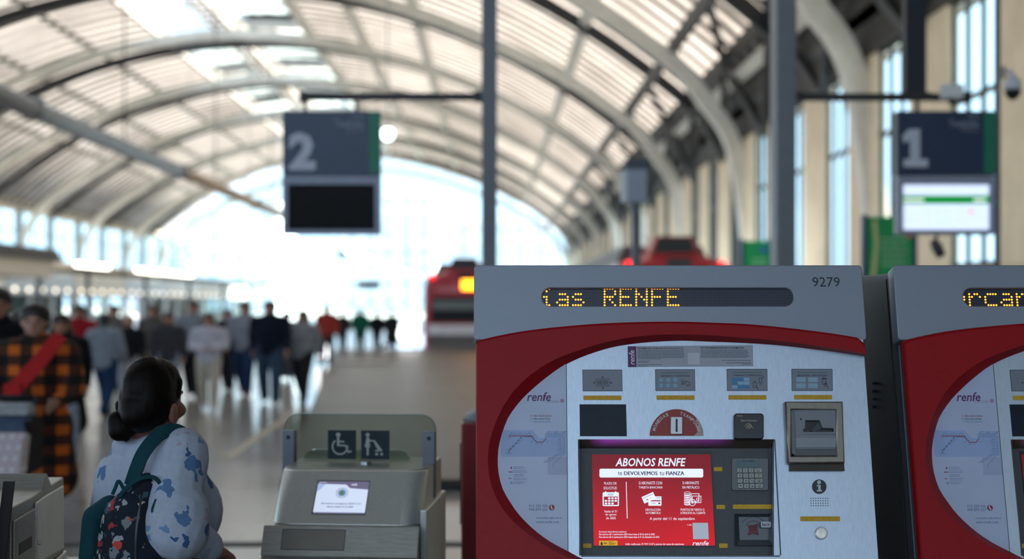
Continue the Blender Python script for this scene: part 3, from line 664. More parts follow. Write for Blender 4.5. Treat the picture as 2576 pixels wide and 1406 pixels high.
# red surround: flat ring, inner bevel, small outer chamfer
outer = [(2238,1600),(1950,1600),(1600,1600),(1250,1600),(1200,1595),(1197,1540),(1197,1300),(1197,1100),(1197,950),(1197,862),(1199,858),(1251,845),(1322,832),(1408,822),(1507,814),(1607,810),(1706,809),(1806,812),(1877,815),(1965,823),(2051,833),(2108,841),(2160,850),(2171,856),(2176,870),(2180,890)]
crease = [(2228,1462),(2000,1488),(1780,1492),(1560,1460),(1419,1397),(1383,1379),(1334,1347),(1290,1311),(1260,1273),(1239,1229),(1229,1185),(1228,1135),(1238,1088),(1257,1040),(1285,993),(1322,953),(1379,913),(1436,888),(1522,861),(1607,846),(1692,841),(1777,843),(1877,850),(1965,858),(2050,869),(2107,878),(2176,889)]
inner = [(2226,1446),(2000,1472),(1780,1476),(1580,1446),(1467,1406),(1427,1385),(1386,1363),(1345,1333),(1306,1294),(1282,1259),(1265,1229),(1255,1190),(1253,1152),(1257,1116),(1271,1069),(1287,1038),(1322,996),(1379,947),(1436,910),(1522,878),(1607,863),(1706,857),(1778,859),(1880,863),(1965,869),(2051,879),(2108,886),(2176,896)]
def dense(L, n=110):
    C = catmull([(x, y, 0) for x, y in L], 8); ds = [0]
    for p, q in zip(C, C[1:]): ds.append(ds[-1]+(q-p).length)
    R = []; j = 0
    for i in range(n):
        t = ds[-1]*i/(n-1)
        while j < len(ds)-2 and ds[j+1] < t: j += 1
        f = (t-ds[j])/max(ds[j+1]-ds[j], 1e-9); q = C[j].lerp(C[j+1], min(max(f, 0), 1)); R.append((q.x, q.y))
    return R
NR = .035
def l3(L, n): return [PM @ Vector((*P(x, y, n), n)) for x, y in L]
O_ = dense(outer); C_ = dense(crease); I_ = dense(inner)
O_in = [(x+(3 if x < 1300 and y > 860 else 0), y+(5 if y < 862 or x > 1300 else 0)) for x, y in O_]
mb = MB(); mb.strip(l3(O_, .0), l3(O_, NR-.006)); mb.strip(l3(O_, NR-.006), l3(O_in, NR)); mb.strip(l3(O_in, NR), l3(C_, NR)); mb.strip(l3(C_, NR), l3(I_, .001))
ro = mb.build('red_surround', M_mach, tm)
# brushed panel with cut-outs
hole = pr(1457, 1105, 1947, 1397); cut_bill = pr(1986, 1024, 2116, 1160)
pan = [(1225,835),(2174,835),(2174,1480),(1225,1480)]
uvL, uvR = P(1225,835)[0], P(2173,880)[0]
uvplate('steel_panel', [[(uvL, P(1300,1490)[1]), (uvR, P(1300,1490)[1]), (uvR, P(1300,854)[1]), (uvL, P(1300,854)[1])], pts(hole)], -.03, 0, M_panel)
plate('panel_backing', [pr(1240, 845, 2150, 1100)], -.06, -.031, M_dgrey, tm)
plate('map_plate', [[(1228,900),(1424,880),(1430,1460),(1228,1460)]], 0, .002, M_mapw, tm)
plate('plate_joint', [[(1423.5,880),(1425,880),(1430.5,1460),(1429,1460)]], 0, .0021, M_ink, tm)
# --- LED window
plate('led_window', [rrect(1350, 712, 2010, 782, 20)], -.02, -.012, M_ledoff, tm)
FONT = {'i': ('..#','.#.','...','##.','.#.','.#.','###'), 'a': ('.....','.....','.###.','....#','.####','#...#','.####'), 's': ('.....','.....','.###.','#....','.###.','....#','####.'),
 'R': ('####.','#...#','#...#','####.','#.#..','#..#.','#...#'), 'E': ('#####','#....','#....','####.','#....','#....','#####'), 'N': ('#...#','#...#','##..#','#.#.#','#..##','#...#','#...#'), 'F': ('#####','#....','#....','####.','#....','#....','#....'),
 'e': ('.....','.....','.###.','#...#','#####','#....','.###.'), 'r': ('.....','.....','#.##.','##..#','#....','#....','#....'), 'c': ('.....','.....','.####','#....','#....','#....','.####'), 'n': ('.....','.....','#.##.','##..#','#...#','#...#','#...#')}
def inpill(x, y):
    dx = max(1386-x, x-1974, 0); return dx*dx+(y-747)**2 < 24.5**2
def dots(cells, r, n, name, m, parent, x0, y0, dx, dy):
    mb = MB()
    for c_, r_ in cells:
        x, y = x0+c_*dx, y0+r_*dy
        if not inpill(x, y): continue
        u, v = P(x, y, n); q = [PM @ Vector((u+r*math.cos(2*math.pi*k/8), v+r*math.sin(2*math.pi*k/8), n)) for k in range(8)]; b = len(mb.v); mb.v += q; mb.f.append(tuple(range(b, b+8)))
    return mb.build(name, m, parent)
def cells(s):
    out = []
    for ch, c0 in s:
        for r_, row in enumerate(FONT[ch]):
            for c_, k in enumerate(row):
                if k == '#': out.append((c0+c_, r_))
    return out
LX, LY, LDX, LDY = 1521.0, 726.0, 6.63, 6.92
dim = dots([(c_, r_) for c_ in range(-24, 72) for r_ in range(7)], .0013, -.0118, 'dim_led_grid', M_leddim, tm, LX, LY, LDX, LDY); dim['kind'] = 'stuff'
# --- data protection sticker
plate('data_sticker', [[(1579,871),(1894,868),(1895,921),(1580,923)]], 0, .0012, M_stick, tm)
plate('sticker_purple_end', [[(1579,871),(1600,871),(1601,923),(1580,923)]], .0012, .0018, M_purple, tm)
M_w = mat('white_print', '#d9dce6', rough=.5)
ptxt('renfe', 1583, 881, 1596, 917, .0022, M_w, tm, shear=.2, bold=.01, rot=math.pi/2)
ptxt('INFORMACIÓN SOBRE PROTECCIÓN DE DATOS', 1604.5, 873, 1719, 878.5, .0018, M_ink, tm, bold=.01)
ptxt('DATUEN BABESARI BURUZKO INFORMAZIOA', 1762, 872, 1872, 877.5, .0018, M_ink, tm, bold=.01)
def small_print(name, rows, n, m, parent, h=1.3):
    L = []
    for x0, x1, y in rows:
        x = x0
        while x < x1-1:
            l = min(random.uniform(3, 9), x1-x); L.append([pr(x, y-h/2, x+l-.9, y+h/2)]); x += l
    o = pjoin(name, L, n-.0003, n, m, parent); o['kind'] = 'stuff'; return o
M_sp = mat('small_print', '#5a5f6a', rough=.6)
small_print('sticker_small_print', [(1604.5, 1724-random.random()*6, 881.5+3*i) for i in range(7)]+[(1605, 1666, 902.5), (1605, 1634, 908.5), (1605, 1631, 911.5), (1605, 1667, 917.3), (1605, 1629, 920.3)]+[(1763, 1888-random.random()*8, 880.5+3*i) for i in range(7)]+[(1816, 1890, 906.5), (1827, 1890, 912.5), (1868, 1890, 915.5)], .0018, M_sp, tm)
plate('sticker_blank_square', [pr(1730, 888, 1760, 917)], .0012, .0018, mat('sticker_pale', '#b9bcc6', rough=.5), tm)
# --- four label windows with slots, print and braille strips
labs = [(1466,931,1565,983), (1649,930,1748,982), (1829,929,1930,982), (1992,929,2094,982)]
for i, (a0, b0, a1, b1) in enumerate(labs):
    L = plate('label_window', [[(a0,b0),(a1-1,b0),(a1,b1),(a0+1,b1)]], 0, .0015, M_lab, tm)
    plate('label_border', [[(a0-1,b0-1.2),(a1,b0-1.2),(a1+1,b1+1),(a0,b1+1)]], 0, .0008, M_ink, tm)
    plate('label_slot', [pr(a0+14, b0+6.5, a1-13, b0+9)], .0015, .0019, mat('slot_teal', '#4d6a68', rough=.4) if i else M_lab, tm)
for t_, i in (('MONEDAS / TXANPONAK', 1), ('TARJETAS / TXARTELAK', 2), ('BILLETES / BILLETEAK', 3)):
    a0, b0, a1, b1 = labs[i]; ptxt(t_, a0+15, b0+13.5, a1-12, b0+17.5, .0021, M_ink, tm, bold=.009)
def arrow(cx_, cy_, s, ang):
    Q = [(-1.4,3),(1.4,3),(1.4,0),(3.2,0),(0,-3.4),(-3.2,0),(-1.4,0)]; c_, s_ = math.cos(ang), math.sin(ang)
    return [(cx_+s*(x*c_-y*s_), cy_+s*(x*s_+y*c_)) for x, y in Q]
cxb, cyb = 1516, 962
pjoin('barcode_icon', [[arrow(1516,949,.9,math.pi)], [arrow(1516.5,976,.9,0)], [arrow(1494.5,962.5,.9,math.pi/2)], [arrow(1537.5,962.5,.9,-math.pi/2)], [pr(1499,952.5,1533,971.5), pr(1500,953.5,1532,970.5)]]+[[pr(1502+2.2*k, 956, 1502+2.2*k+random.choice((.7,1.3)), 968)] for k in range(13)], .0015, .002, mat('faint_ink', '#3d424b', rough=.6), tm)
pjoin('coin_icons', [[circ(1663+18*c_, 955.5+14*r_, 5.2, 14)] for c_ in range(3) for r_ in range(2)], .0015, .002, M_lightblue, tm)
pjoin('hand_icon', [[pline((1716,955),(1716,967),1.4)], [pline((1716,967),(1722,965),1.2)], [circ(1722,962,3.2,12), circ(1722,962,2.3,12)], [pline((1724,958),(1736,963),1.2)], [pline((1725,966),(1730,971),1.2)], [pline((1730,971),(1737,966),1.2)]], .0015, .002, M_ink, tm)
def cards(x0, y0, w_, h_, nx, ny, gx, gy): return [[pr(x0+i*gx, y0+j*gy, x0+i*gx+w_, y0+j*gy+h_)] for i in range(nx) for j in range(ny)]
C9 = cards(1841, 950, 14, 8, 3, 3, 15, 9.6)
pjoin('card_logos', [C9[i] for i in (0, 1, 5, 8, 3)], .0015, .002, mat('card_blue', '#2f78a8', rough=.4), tm)
pjoin('card_logos_pale', [C9[i] for i in (2, 4, 6, 7)], .0015, .002, mat('card_pale', '#83a9c4', rough=.4), tm)
pjoin('card_hand_icon', [[pr(1894,962,1903,975), pr(1895,963,1902,974)], [[(1898.5,957.5),(1901,960),(1896,960)]], [pline((1902,970),(1908,981),1.2)], [pr(1909,950,1917,963), pr(1910,951,1916,962)], [pline((1916,953),(1922,945),1.2)], [[(1913.5,967.5),(1916,965),(1911,965)]]], .0015, .002, M_ink, tm)
pjoin('note_logos', cards(2003, 949, 24, 12, 2, 2, 30, 15.2), .0015, .002, mat('note_blue', '#84a3b5', rough=.4), tm)
pjoin('note_hand_icon', [[pr(2069,953,2078,967), pr(2070,954,2077,966)], [[(2072.5,947.5),(2075,950),(2070,950)]], [pr(2066,951,2081,952.5)], [pline((2078,962),(2084,977),1.2)], [pr(2073,963,2079,972), pr(2074,964,2078,971)]], .0015, .002, M_ink, tm)
M_dot = mat('braille_dot', '#8f6e12', rough=.6)
def braille(a0, b0, a1, b1, nd=6, m2=None):
    q = plate('braille_strip', [rrect(a0, b0, a1, b1, 1.5, 3)], 0, .0016, M_yellow, tm, bevel=.0004)
    L = []
    for k in range(nd):
        x = a0+(a1-a0)*(.15+.7*k/max(nd-1, 1))
        for i in range(2):
            for j in range(3):
                if random.random() < .5: L.append([circ(x+2.0*i, b0+(b1-b0)*(.25+.25*j), .7, 6)])
    if L: pjoin('braille_dots', L, .0016, .0021, M_dot, tm)
    return q
for a0, a1, b0 in ((1468,1563,995), (1652,1747,994.5), (1833,1928,994), (1998,2093,993.5)): braille(a0, b0, a1, b0+10.5, 10)
braille(2014, 1299, 2113, 1310.5, 6)
# --- dark reader window, coin entry, contactless pad
plate('scanner_window', [[(1458,1017),(1575,1017),(1577,1097),(1459,1097)]], 0, .0015, mat('scanner_dark', '#16212d', rough=.35, var=.2, scale=30, spec=.2), tm)
arc = [(1702+67.5*math.cos(math.pi*k/28), 1096-67*math.sin(math.pi*k/28)) for k in range(29)]
plate('coin_plate', [arc], 0, .002, mat('coin_red', '#8f2a1e', rough=.45, var=.08, scale=50), tm)
pjoin('worn_patch', [[[(1769,1096),(1768.5,1080),(1764,1068),(1757,1058),(1752,1052),(1751,1058),(1757,1068),(1753,1076),(1757,1083),(1752,1090),(1745,1096)]]], .002, .0024, mat('worn_steel', '#a99a95', rough=.5, var=.2, scale=60), tm)
def arc_text(s, a0, a1, rad, h):
    bm = bmesh.new(); n = len(s); c0 = Vector(P(1702, 1096, .003)); sc = (P(1802,1096,.003)[0]-P(1702,1096,.003)[0])/100
    for i, ch in enumerate(s):
        a = math.radians(a0+(a1-a0)*(i+.5)/n); me = text_mesh(ch, .008); fit(me, -h*.42*sc, 0, h*.42*sc, h*sc, 0)
        me.transform(Matrix.Translation((c0.x+rad*sc*math.cos(a), c0.y+rad*sc*math.sin(a), .0028)) @ Matrix.Rotation(a-math.pi/2, 4, 'Z')); bm.from_mesh(me); bpy.data.meshes.remove(me)
    me = bpy.data.meshes.new('arc_lettering'); bm.to_mesh(me); bm.free(); me.transform(PM); return link('arc_lettering', me, M_w, tm)
arc_text('MONEDAS', 168, 108, 54, 8); arc_text('TXANPONAK', 80, 8, 54, 8)
plate('coin_slot_plate', [pr(1688,1049,1716,1091), rrect(1699.5,1053,1705,1087,2.6)], .002, .007, M_steel, tm, bevel=.0008)
plate('coin_slot_dark', [rrect(1697,1051,1708,1089,3)], .002, .003, M_black, tm)
cp = plate('contactless_pad', [rrect(1849.5,1042,1919,1102,5)], 0, .02, mat('pad_black', '#10141a', rough=.3), tm, bevel=.003)
ptxt('SPx50R', 1853, 1044, 1868, 1048, .0203, mat('pad_print', '#b8a694', rough=.5), tm)
ptxt('Spire Payments', 1864, 1055, 1904, 1061.5, .0203, mat('pad_print', '#b8a694'), tm, bold=.01)
pjoin('contactless_icon', [[circ(1883,1071.5,8.2,24,6.3), circ(1883,1071.5,7.3,24,5.4)], [circ(1880.5,1071.5,.9,8,2.2)], [pline((1883,1068),(1883,1075),1.2)], [pline((1886,1067),(1886,1076),1.2)], [pline((1888,1070),(1895,1077),1.2)]], .02, .0205, mat('pad_print', '#b8a694'), tm)
# --- bill acceptor
bf = plate('bill_frame', [[(1979,1013),(2117,1013),(2122,1161),(1986,1161)], pr(1988,1027,2107,1150)], 0, .028, M_bronze, tm, bevel=.004)
plate('bill_lower_lip', [[(1986,1161),(2123,1161),(2125,1184),(1987,1184)]], 0, .012, mat('bill_shadow_lip', '#3a332c', rough=.4, metal=.7), tm)  # shade on the frame's lower face put into this dark colour
plate('bill_gap', [pr(1984,1022,2112,1156)], .001, .006, M_black, tm)
plate('bill_unit', [[(1991,1031),(2102,1031),(2105,1140),(1993,1140)], [(2025,1055.5),(2063,1055.5),(2070,1074.5),(2099,1075.5),(2100,1087.5),(2020,1087.5),(2020,1077.5),(2024,1077.5)]], .006, .022, M_unit, tm, bevel=.002)
plate('bill_chute', [[(2063,1056),(2070,1075),(2050,1086),(2040,1084)]], .008, .012, mat('chute_grey', '#3b4148', rough=.5), tm)
plate('bill_ledge', [pr(2019,1088,2101,1091.5)], .022, .025, M_unit, tm, bevel=.001)
plate('bill_flap', [pr(2001,1101,2105,1125)], .022, .0245, mat('flap_grey', '#868b92', rough=.42), tm, bevel=.001)
plate('bill_chin', [pr(2000,1131,2106,1145)], .022, .025, mat('chin_grey', '#4e5055', rough=.4), tm, bevel=.002)
plate('bill_sensor', [circ(2015,1054.5,2.6,14)], .022, .0226, M_black, tm)
plate('bill_side_cheek', [[(1991,1032),(1997,1036),(2001,1100),(2001,1144),(1993,1140)]], .022, .026, mat('cheek_grey', '#62676e', rough=.4), tm, bevel=.001)
# --- information mark, speaker holes, call button
plate('info_disc', [circ(2061,1224,18.3,40)], 0, .0012, M_black, tm)
M_imk = mat('info_white', '#b7c3d2', rough=.4)
pjoin('info_mark', [[circ(2060.5,1213,4.9,18)], [[(2055,1219.5),(2064.5,1219.5),(2064.5,1232.5),(2067.5,1232.5),(2067.5,1236.5),(2055,1236.5),(2055,1232.5),(2058.5,1232.5),(2058.5,1223.5),(2055,1223.5)]]], .0012, .0017, M_imk, tm)
pjoin('speaker_holes', [[circ(2040+6.05*i+.2*j, 1253.5+6.1*j, 1.45, 8)] for i in range(8) for j in range(4)], 0, .0006, M_black, tm)
plate('button_ring', [circ(2066,1341,15.6,32)], 0, .004, M_steel, tm, bevel=.001)
plate('call_button', [circ(2066,1341,12.8,32)], .004, .007, mat('button_steel', '#b9b2a8', rough=.25, metal=1, var=.25, scale=30), tm, bevel=.001)
# --- screen recess
R = -.045
hu = pts(hole); (hx0, hy0), (hx1, _), (_, hy1) = hu[0], hu[2], hu[2]
hx1 = hu[1][0]; yt = P(1500, 1128, R)[1]
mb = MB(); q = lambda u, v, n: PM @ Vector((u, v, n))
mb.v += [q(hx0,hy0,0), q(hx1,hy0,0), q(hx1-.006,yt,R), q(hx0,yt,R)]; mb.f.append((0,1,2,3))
def glow_mat():  # purple light falling on the top chamfer, painted as an emission gradient
    m = mat('recess_painted_glow', '#5d554c', rough=.4, metal=.3); nt, b = nodes_of(m)
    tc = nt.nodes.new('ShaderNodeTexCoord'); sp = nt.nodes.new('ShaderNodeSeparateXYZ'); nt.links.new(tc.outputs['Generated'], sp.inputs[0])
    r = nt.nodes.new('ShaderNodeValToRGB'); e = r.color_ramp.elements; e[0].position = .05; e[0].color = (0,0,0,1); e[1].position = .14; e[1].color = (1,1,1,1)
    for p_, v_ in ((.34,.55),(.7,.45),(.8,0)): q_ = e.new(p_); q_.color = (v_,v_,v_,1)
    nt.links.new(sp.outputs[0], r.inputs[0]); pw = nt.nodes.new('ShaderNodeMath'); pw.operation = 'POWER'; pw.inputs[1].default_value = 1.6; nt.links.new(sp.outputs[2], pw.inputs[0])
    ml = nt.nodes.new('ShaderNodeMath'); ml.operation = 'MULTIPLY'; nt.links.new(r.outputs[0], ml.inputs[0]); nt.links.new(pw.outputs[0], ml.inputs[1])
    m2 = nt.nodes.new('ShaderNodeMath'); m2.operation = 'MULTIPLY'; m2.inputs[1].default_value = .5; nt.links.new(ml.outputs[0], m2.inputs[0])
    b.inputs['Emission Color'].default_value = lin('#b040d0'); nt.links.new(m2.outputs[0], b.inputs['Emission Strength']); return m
mb.build('recess_painted_glow', glow_mat(), tm)
MB().prism([q(hx0,hy0,0), q(hx0,hy1,0), q(hx0,hy1,R), q(hx0,hy0,R)], [q(hx0-.004,hy0,0), q(hx0-.004,hy1,0), q(hx0-.004,hy1,R), q(hx0-.004,hy0,R)]).build('recess_side', M_dgrey, tm)
MB().prism([q(hx1,hy0,0), q(hx1,hy1,0), q(hx1,hy1,R), q(hx1,hy0,R)], [q(hx1+.004,hy0,0), q(hx1+.004,hy1,0), q(hx1+.004,hy1,R), q(hx1+.004,hy0,R)]).build('recess_side', M_dgrey, tm)
MB().prism([q(hx0,hy1,0), q(hx1,hy1,0), q(hx1,hy1,R), q(hx0,hy1,R)], [q(hx0,hy1-.004,0), q(hx1,hy1-.004,0), q(hx1,hy1-.004,R), q(hx0,hy1-.004,R)]).build('recess_sill', M_dgrey, tm)
uvplate('recess_back', [[(hx0-.004, hy1-.004), (hx1+.004, hy1-.004), (hx1+.004, hy0), (hx0-.004, hy0)]], R-.006, R, M_dgrey)
pjoin('vent_slots', [[pline((x0_+5.5*i, 1117), (x0_+5.5*i-1, 1123), 1.3)] for x0_ in (1497, 1619, 1741) for i in range(8)], -.030, -.028, M_black, tm)['kind'] = 'stuff'
def SP(name, polys, m, dn=.0015, base=.004): return plate(name, polys, R+base, R+base+dn, m, tm)
plate('screen_bezel', [[(1486,1134),(1790,1134),(1802,1375),(1491,1375)]], R, R+.003, M_black, tm)
plate('advert_screen', [[(1489,1143),(1787,1143),(1799,1372),(1494,1372)]], R+.003, R+.004, M_screen, tm)
NS = R+.0050
def st(b, x0, y0, x1, y1, m=None, bold=0, shear=0, n=NS): return ptxt(b, x0, y0, x1, y1, n, m or M_swhite, tm, 'screen_lettering', bold, shear)
st('ABONOS RENFE', 1548, 1152, 1725, 1173, bold=.018, shear=.22)
SP('white_banner', [rrect(1508, 1179, 1769, 1201, 4)], M_swhite, .0005)
st('te', 1554.6, 1186, 1565, 1195, M_spurple, n=NS+.0008); [st('DEVOLVEMOS', 1570+q_, 1185.5, 1653.4+q_, 1195, M_spurple, n=NS+.0008+.0001*q_) for q_ in (0, .7)]; st('tu', 1659.5, 1186, 1670.5, 1195, M_spurple, n=NS+.0008); [st('FIANZA', 1675.5+q_, 1185.5, 1720.4+q_, 1195, M_spurple, n=NS+.0008+.0001*q_) for q_ in (0, .7)]
for b, x0_, y0_, x1_, y1_, bo in (('PLAZO DE',1520,1212.5,1551,1219,0), ('SOLICITUD',1518.6,1224,1552,1231,0), ('SI ABONASTE CON',1607,1211,1665.5,1218.5,0), ('TARJETA BANCARIA',1607,1223,1667,1230.5,0), ('SI ABONASTE',1717,1211,1758,1218,0), ('EN METÁLICO',1717,1221,1759,1229,0),
    ('hasta el 31',1521,1283,1552,1289,.004), ('de agosto',1523,1291.5,1551,1298,.004), ('de 2025',1525,1300,1549,1306,.004), ('DEVOLUCIÓN',1624,1278,1661.5,1285,.003), ('AUTOMÁTICA',1624,1286,1662,1293,.003), ('PUNTOS DE VENTA O',1712.5,1279,1772,1285,.003), ('ATENCIÓN AL CLIENTE',1711.5,1286,1774,1293,.003),
    ('A partir del 11 de septiembre',1634.5,1301,1747.5,1310,.004), ('+ info',1728,1318,1740,1322,0), ('Devolución fianza Abonos anteriores:',1507,1335,1576,1339.5,0), ('Para abonos del 1 cuatrimestre 2024 tienes hasta el 30 de abril de 2025',1507,1341.5,1647,1346,.01), ('Para abonos del 3 cuatrimestre 2023 tienes hasta el 31 de diciembre de 2024',1507,1348.3,1658.5,1353,.01),
    ('+info: renfe.com, 91 919 15 67 y puntos de venta de estaciones',1572.6,1366,1720.5,1372.3,.01)): st(b, x0_, y0_, x1_, y1_, bold=bo)
st('renfe', 1742, 1360.5, 1782.5, 1372, bold=.009, shear=.25)
SP('divider', [[(1574.6,1212),(1576.2,1212),(1578.8,1304),(1577,1304)]], M_swhite)
SP('blank_code_square', [[(1742,1315),(1781,1315),(1783,1356),(1744,1356)]], mat('screen_code_blank', '#8f99a8', emit='#aab4c2', estr=.6))
SP('ministry_badge', [[(1507,1360),(1553,1360),(1554,1372),(1507.5,1372)]], M_syel, .0005)
pjoin('badge_print', [[circ(1513.5,1366.5,2.6,10,3.4)], [pr(1511,1369,1516,1371)], [pr(1519,1364.5,1527,1365.7)], [pr(1519,1367,1527,1368.2)], [pr(1531,1362.5,1541,1363.5)], [pr(1531,1365.5,1549,1366.5)], [pr(1531,1368.3,1546,1369.3)]], NS, NS+.0006, M_ink, tm)
cal = [[rrect(1516,1238,1557,1273,3), pr(1519,1249,1554,1270)], [pr(1522.5,1235.5,1525,1242)], [pr(1547.5,1235.5,1550,1242)]]
cal += [[pr(1521.5+8.2*c_, 1251+6.6*r_, 1527.3+8.2*c_, 1255.4+6.6*r_)] for r_ in range(3) for c_ in range(4) if (r_, c_) not in ((0, 0), (2, 3))]
pjoin('calendar_icon', cal, NS-.0003, NS, M_swhite, tm)
st('2025', 1528.5, 1241.3, 1543, 1246, M_spurple, n=NS+.0008)
def rot(Q, a, cx_, cy_): c_, s_ = math.cos(a), math.sin(a); return [(cx_+(x-cx_)*c_-(y-cy_)*s_, cy_+(x-cx_)*s_+(y-cy_)*c_) for x, y in Q]
pjoin('card_icon', [[rot(pr(1616,1243,1648,1261), -.42, 1632, 1252), rot(pr(1617,1247,1647,1248), -.42, 1632, 1252), rot(pr(1624,1254,1646,1256), -.42, 1632, 1252)], [rrect(1631,1248.5,1664,1272,1.5), pr(1631.8,1252,1663.2,1253), pr(1637,1258,1662,1261), pr(1639,1265,1650,1266), pr(1656,1264,1661,1268)]], NS-.0003, NS, M_swhite, tm)
co = [[circ(1729,1240+4.6*k,8.2,20,3.6), circ(1729,1240+4.6*k-(0 if k == 0 else 1.6),7.0,20,2.6)] for k in range(7)]
co += [[pr(1738,1241,1759,1262), pr(1739.5,1242.5,1757.5,1260.5)], [pr(1741,1247,1764,1265), pr(1742.5,1248.5,1762.5,1263.5)], [circ(1755,1255.5,3.6,14), circ(1755,1255.5,2.2,14)], [circ(1741.5,1264,9,24), circ(1741.5,1264,7.6,24)]]
pjoin('coins_icon', co, NS-.0003, NS, M_swhite, tm); st('€', 1739, 1261, 1744, 1267.5)
# --- keypad block, card pocket, side braille
plate('keypad_frame', [rrect(1842,1153,1932,1233,4)], R, R+.006, mat('keypad_grey', '#5d6062', rough=.4, metal=.5), tm, bevel=.001)
plate('keypad_lcd', [pr(1856,1157,1911,1175)], R+.006, R+.0075, mat('lcd_green', '#3c5c60', rough=.25), tm)
ptxt('renfe', 1868, 1157, 1898, 1161.5, R+.008, M_ink, tm, 'lcd_lettering', bold=.009, shear=.2)
M_key = mat('key_steel', '#83857f', rough=.35, metal=.6)
keys = [('1','2','3','C'), ('4','5','6','CORR'), ('7','8','9','MENU'), ('v','0','^','OK')]
for r_, row in enumerate(keys):
    for c_, kx in enumerate(row):
        xa = 1855+14.6*c_+.9*r_; xb = xa+(17.5 if c_ == 3 else 11); ya = 1178+13*r_; yb = ya+10.4
        kb = plate('key', [rrect(xa, ya, xb, yb, 1.5, 3)], R+.006, R+.010, M_key, tm, bevel=.0008)
        if kx in 'v^': g = plate('key_mark', [[(xa+3, ya+(7.5 if kx == '^' else 3)), (xa+8, ya+(7.5 if kx == '^' else 3)), (xa+5.5, ya+(3 if kx == '^' else 7.5))]], R+.010, R+.0104, M_ink, tm)
        elif c_ == 3: g = ptxt(kx, xa+4, ya+2, xb-4, ya+5.5, R+.0104, M_ink, tm, 'key_mark'); h = plate('key_colour', [pr(xa+5, ya+6.5, xb-5, ya+8.3)], R+.010, R+.0104, mat('key_'+kx, {'C':'#a02020','CORR':'#b08020','MENU':'#202020','OK':'#207040'}[kx]), tm); h.parent = kb
        else: g = ptxt(kx, xa+(5 if kx == '1' else 3.6), ya+2, xb-(4.6 if kx == '1' else 3.6), yb-2, R+.0104, M_ink, tm, 'key_mark')
        g.parent = kb
def ybr(a0, b0, a1, b1, nd):
    plate('braille_tag', [rrect(a0, b0, a1, b1, 2, 3)], R, R+.0016, mat('tag_yellow', '#d6a712', rough=.5), tm)
    L = [[circ(a0+4+(a1-a0-8)*random.random(), b0+2.5+(b1-b0-5)*random.random(), .7, 6)] for _ in range(nd)]; pjoin('braille_dots', L, R+.0016, R+.002, M_dot, tm)
ybr(1796,1175,1817,1185,6); ybr(1802.5,1270,1824,1280.3,6); ybr(1809,1367,1830.5,1378,6); ybr(1466.5,1367,1488,1378,6); ybr(1844,1269,1941,1280,34)
plate('card_pocket_rim', [pr(1848,1292,1946,1373), pr(1851,1295,1941,1369)], R, R+.004, M_ink, tm)
plate('card_pocket', [[(1851,1295),(1941,1295),(1944,1370),(1855,1370)]], R, R+.0012, mat('pocket_grey', '#3f474d', rough=.2, var=.1), tm)
mb = MB(); A4 = [(1850,1293),(1942,1293),(1946,1372),(1854,1372)]; B4 = [(1858,1300),(1934,1300),(1936,1358),(1861,1358)]
mb.v += l3(A4, R+.012)+l3(B4, R+.002); mb.f += [(i, (i+1)%4, 4+(i+1)%4, 4+i) for i in range(4)]; mb.build('pocket_bevel', mat('pocket_bevel', '#4b5257', rough=.3, metal=.3), tm)
pjoin('pocket_card_print', [[[(1880,1318),(1884,1322),(1890,1320),(1897,1321),(1903,1317),(1909,1319),(1906,1328),(1909,1345),(1905,1346),(1894,1342),(1884,1347),(1880,1344),(1885,1336),(1883,1326)]]], R+.0022, R+.0026, mat('pocket_red', '#6b2e38', rough=.6, var=.3, scale=80), tm)
pjoin('pocket_rings', [[[(1896+s*math.cos(t), 1330-s*.9*math.sin(t)) for t in [math.radians(a_) for a_ in range(30, 151, 10)]]+[(1896+(s-1)*math.cos(t), 1330-(s-1)*.9*math.sin(t)) for t in [math.radians(a_) for a_ in range(150, 29, -10)]]] for s in (22, 34)], R+.0022, R+.0026, M_ink, tm)
plate('pocket_label', [rrect(1914,1312,1940,1327,4)], R+.012, R+.0135, mat('label_white', '#b4bac2', rough=.4), tm)
ptxt('ba', 1917.5, 1315.5, 1926, 1322.5, R+.014, M_ink, tm, 'label_lettering', bold=.01); ptxt('rik', 1926.8, 1315.5, 1936.5, 1322.5, R+.014, mat('label_red', '#a01824'), tm, 'label_lettering', bold=.01)
# --- line map plate print
ptxt('renfe', 1326, 986.5, 1385.5, 1009, .0025, M_purple, tm, 'logo', bold=.012, shear=.22)
ptxt('Cercanías', 1371, 1005, 1406, 1013, .0025, mat('map_faint', '#8f97ad', rough=.5), tm, shear=.15)
M_mr = mat('map_red', '#8f2440', rough=.5); M_mg = mat('map_green', '#2c6a5a', rough=.5); M_mb = mat('map_blue', '#6f93b8', rough=.5); M_mk = mat('map_ink', '#4a5474', rough=.5)
pjoin('logo_ring', [[circ(1414,1007.7,4.6,20), circ(1414,1007.7,3.4,20)], [circ(1414,1007.7,1.6,12)]], .002, .0025, M_mr, tm)
ptxt('C-1  Bilbao Abando-Santurtzi', 1334, 1043, 1387.6, 1048, .0025, M_mr, tm); ptxt('C-2  Bilbao Abando-Muskiz', 1334, 1050.6, 1384, 1055.4, .0025, M_mg, tm); ptxt('C-3  Bilbao Abando-Orduña', 1334, 1057.8, 1385, 1062.6, .0025, M_mb, tm)
plate('map_field', [[(1259,1082),(1340,1082),(1356,1102),(1368,1102),(1380,1084),(1424,1084),(1424,1146),(1395,1148),(1265,1149),(1259,1143)]], .002, .0023, mat('map_pale_blue', '#95aad2', rough=.4), tm)
plate('map_corner_field', [pr(1378,1149,1426,1194)], .002, .0023, mat('map_pale_grey', '#9fa9c6', rough=.4), tm)
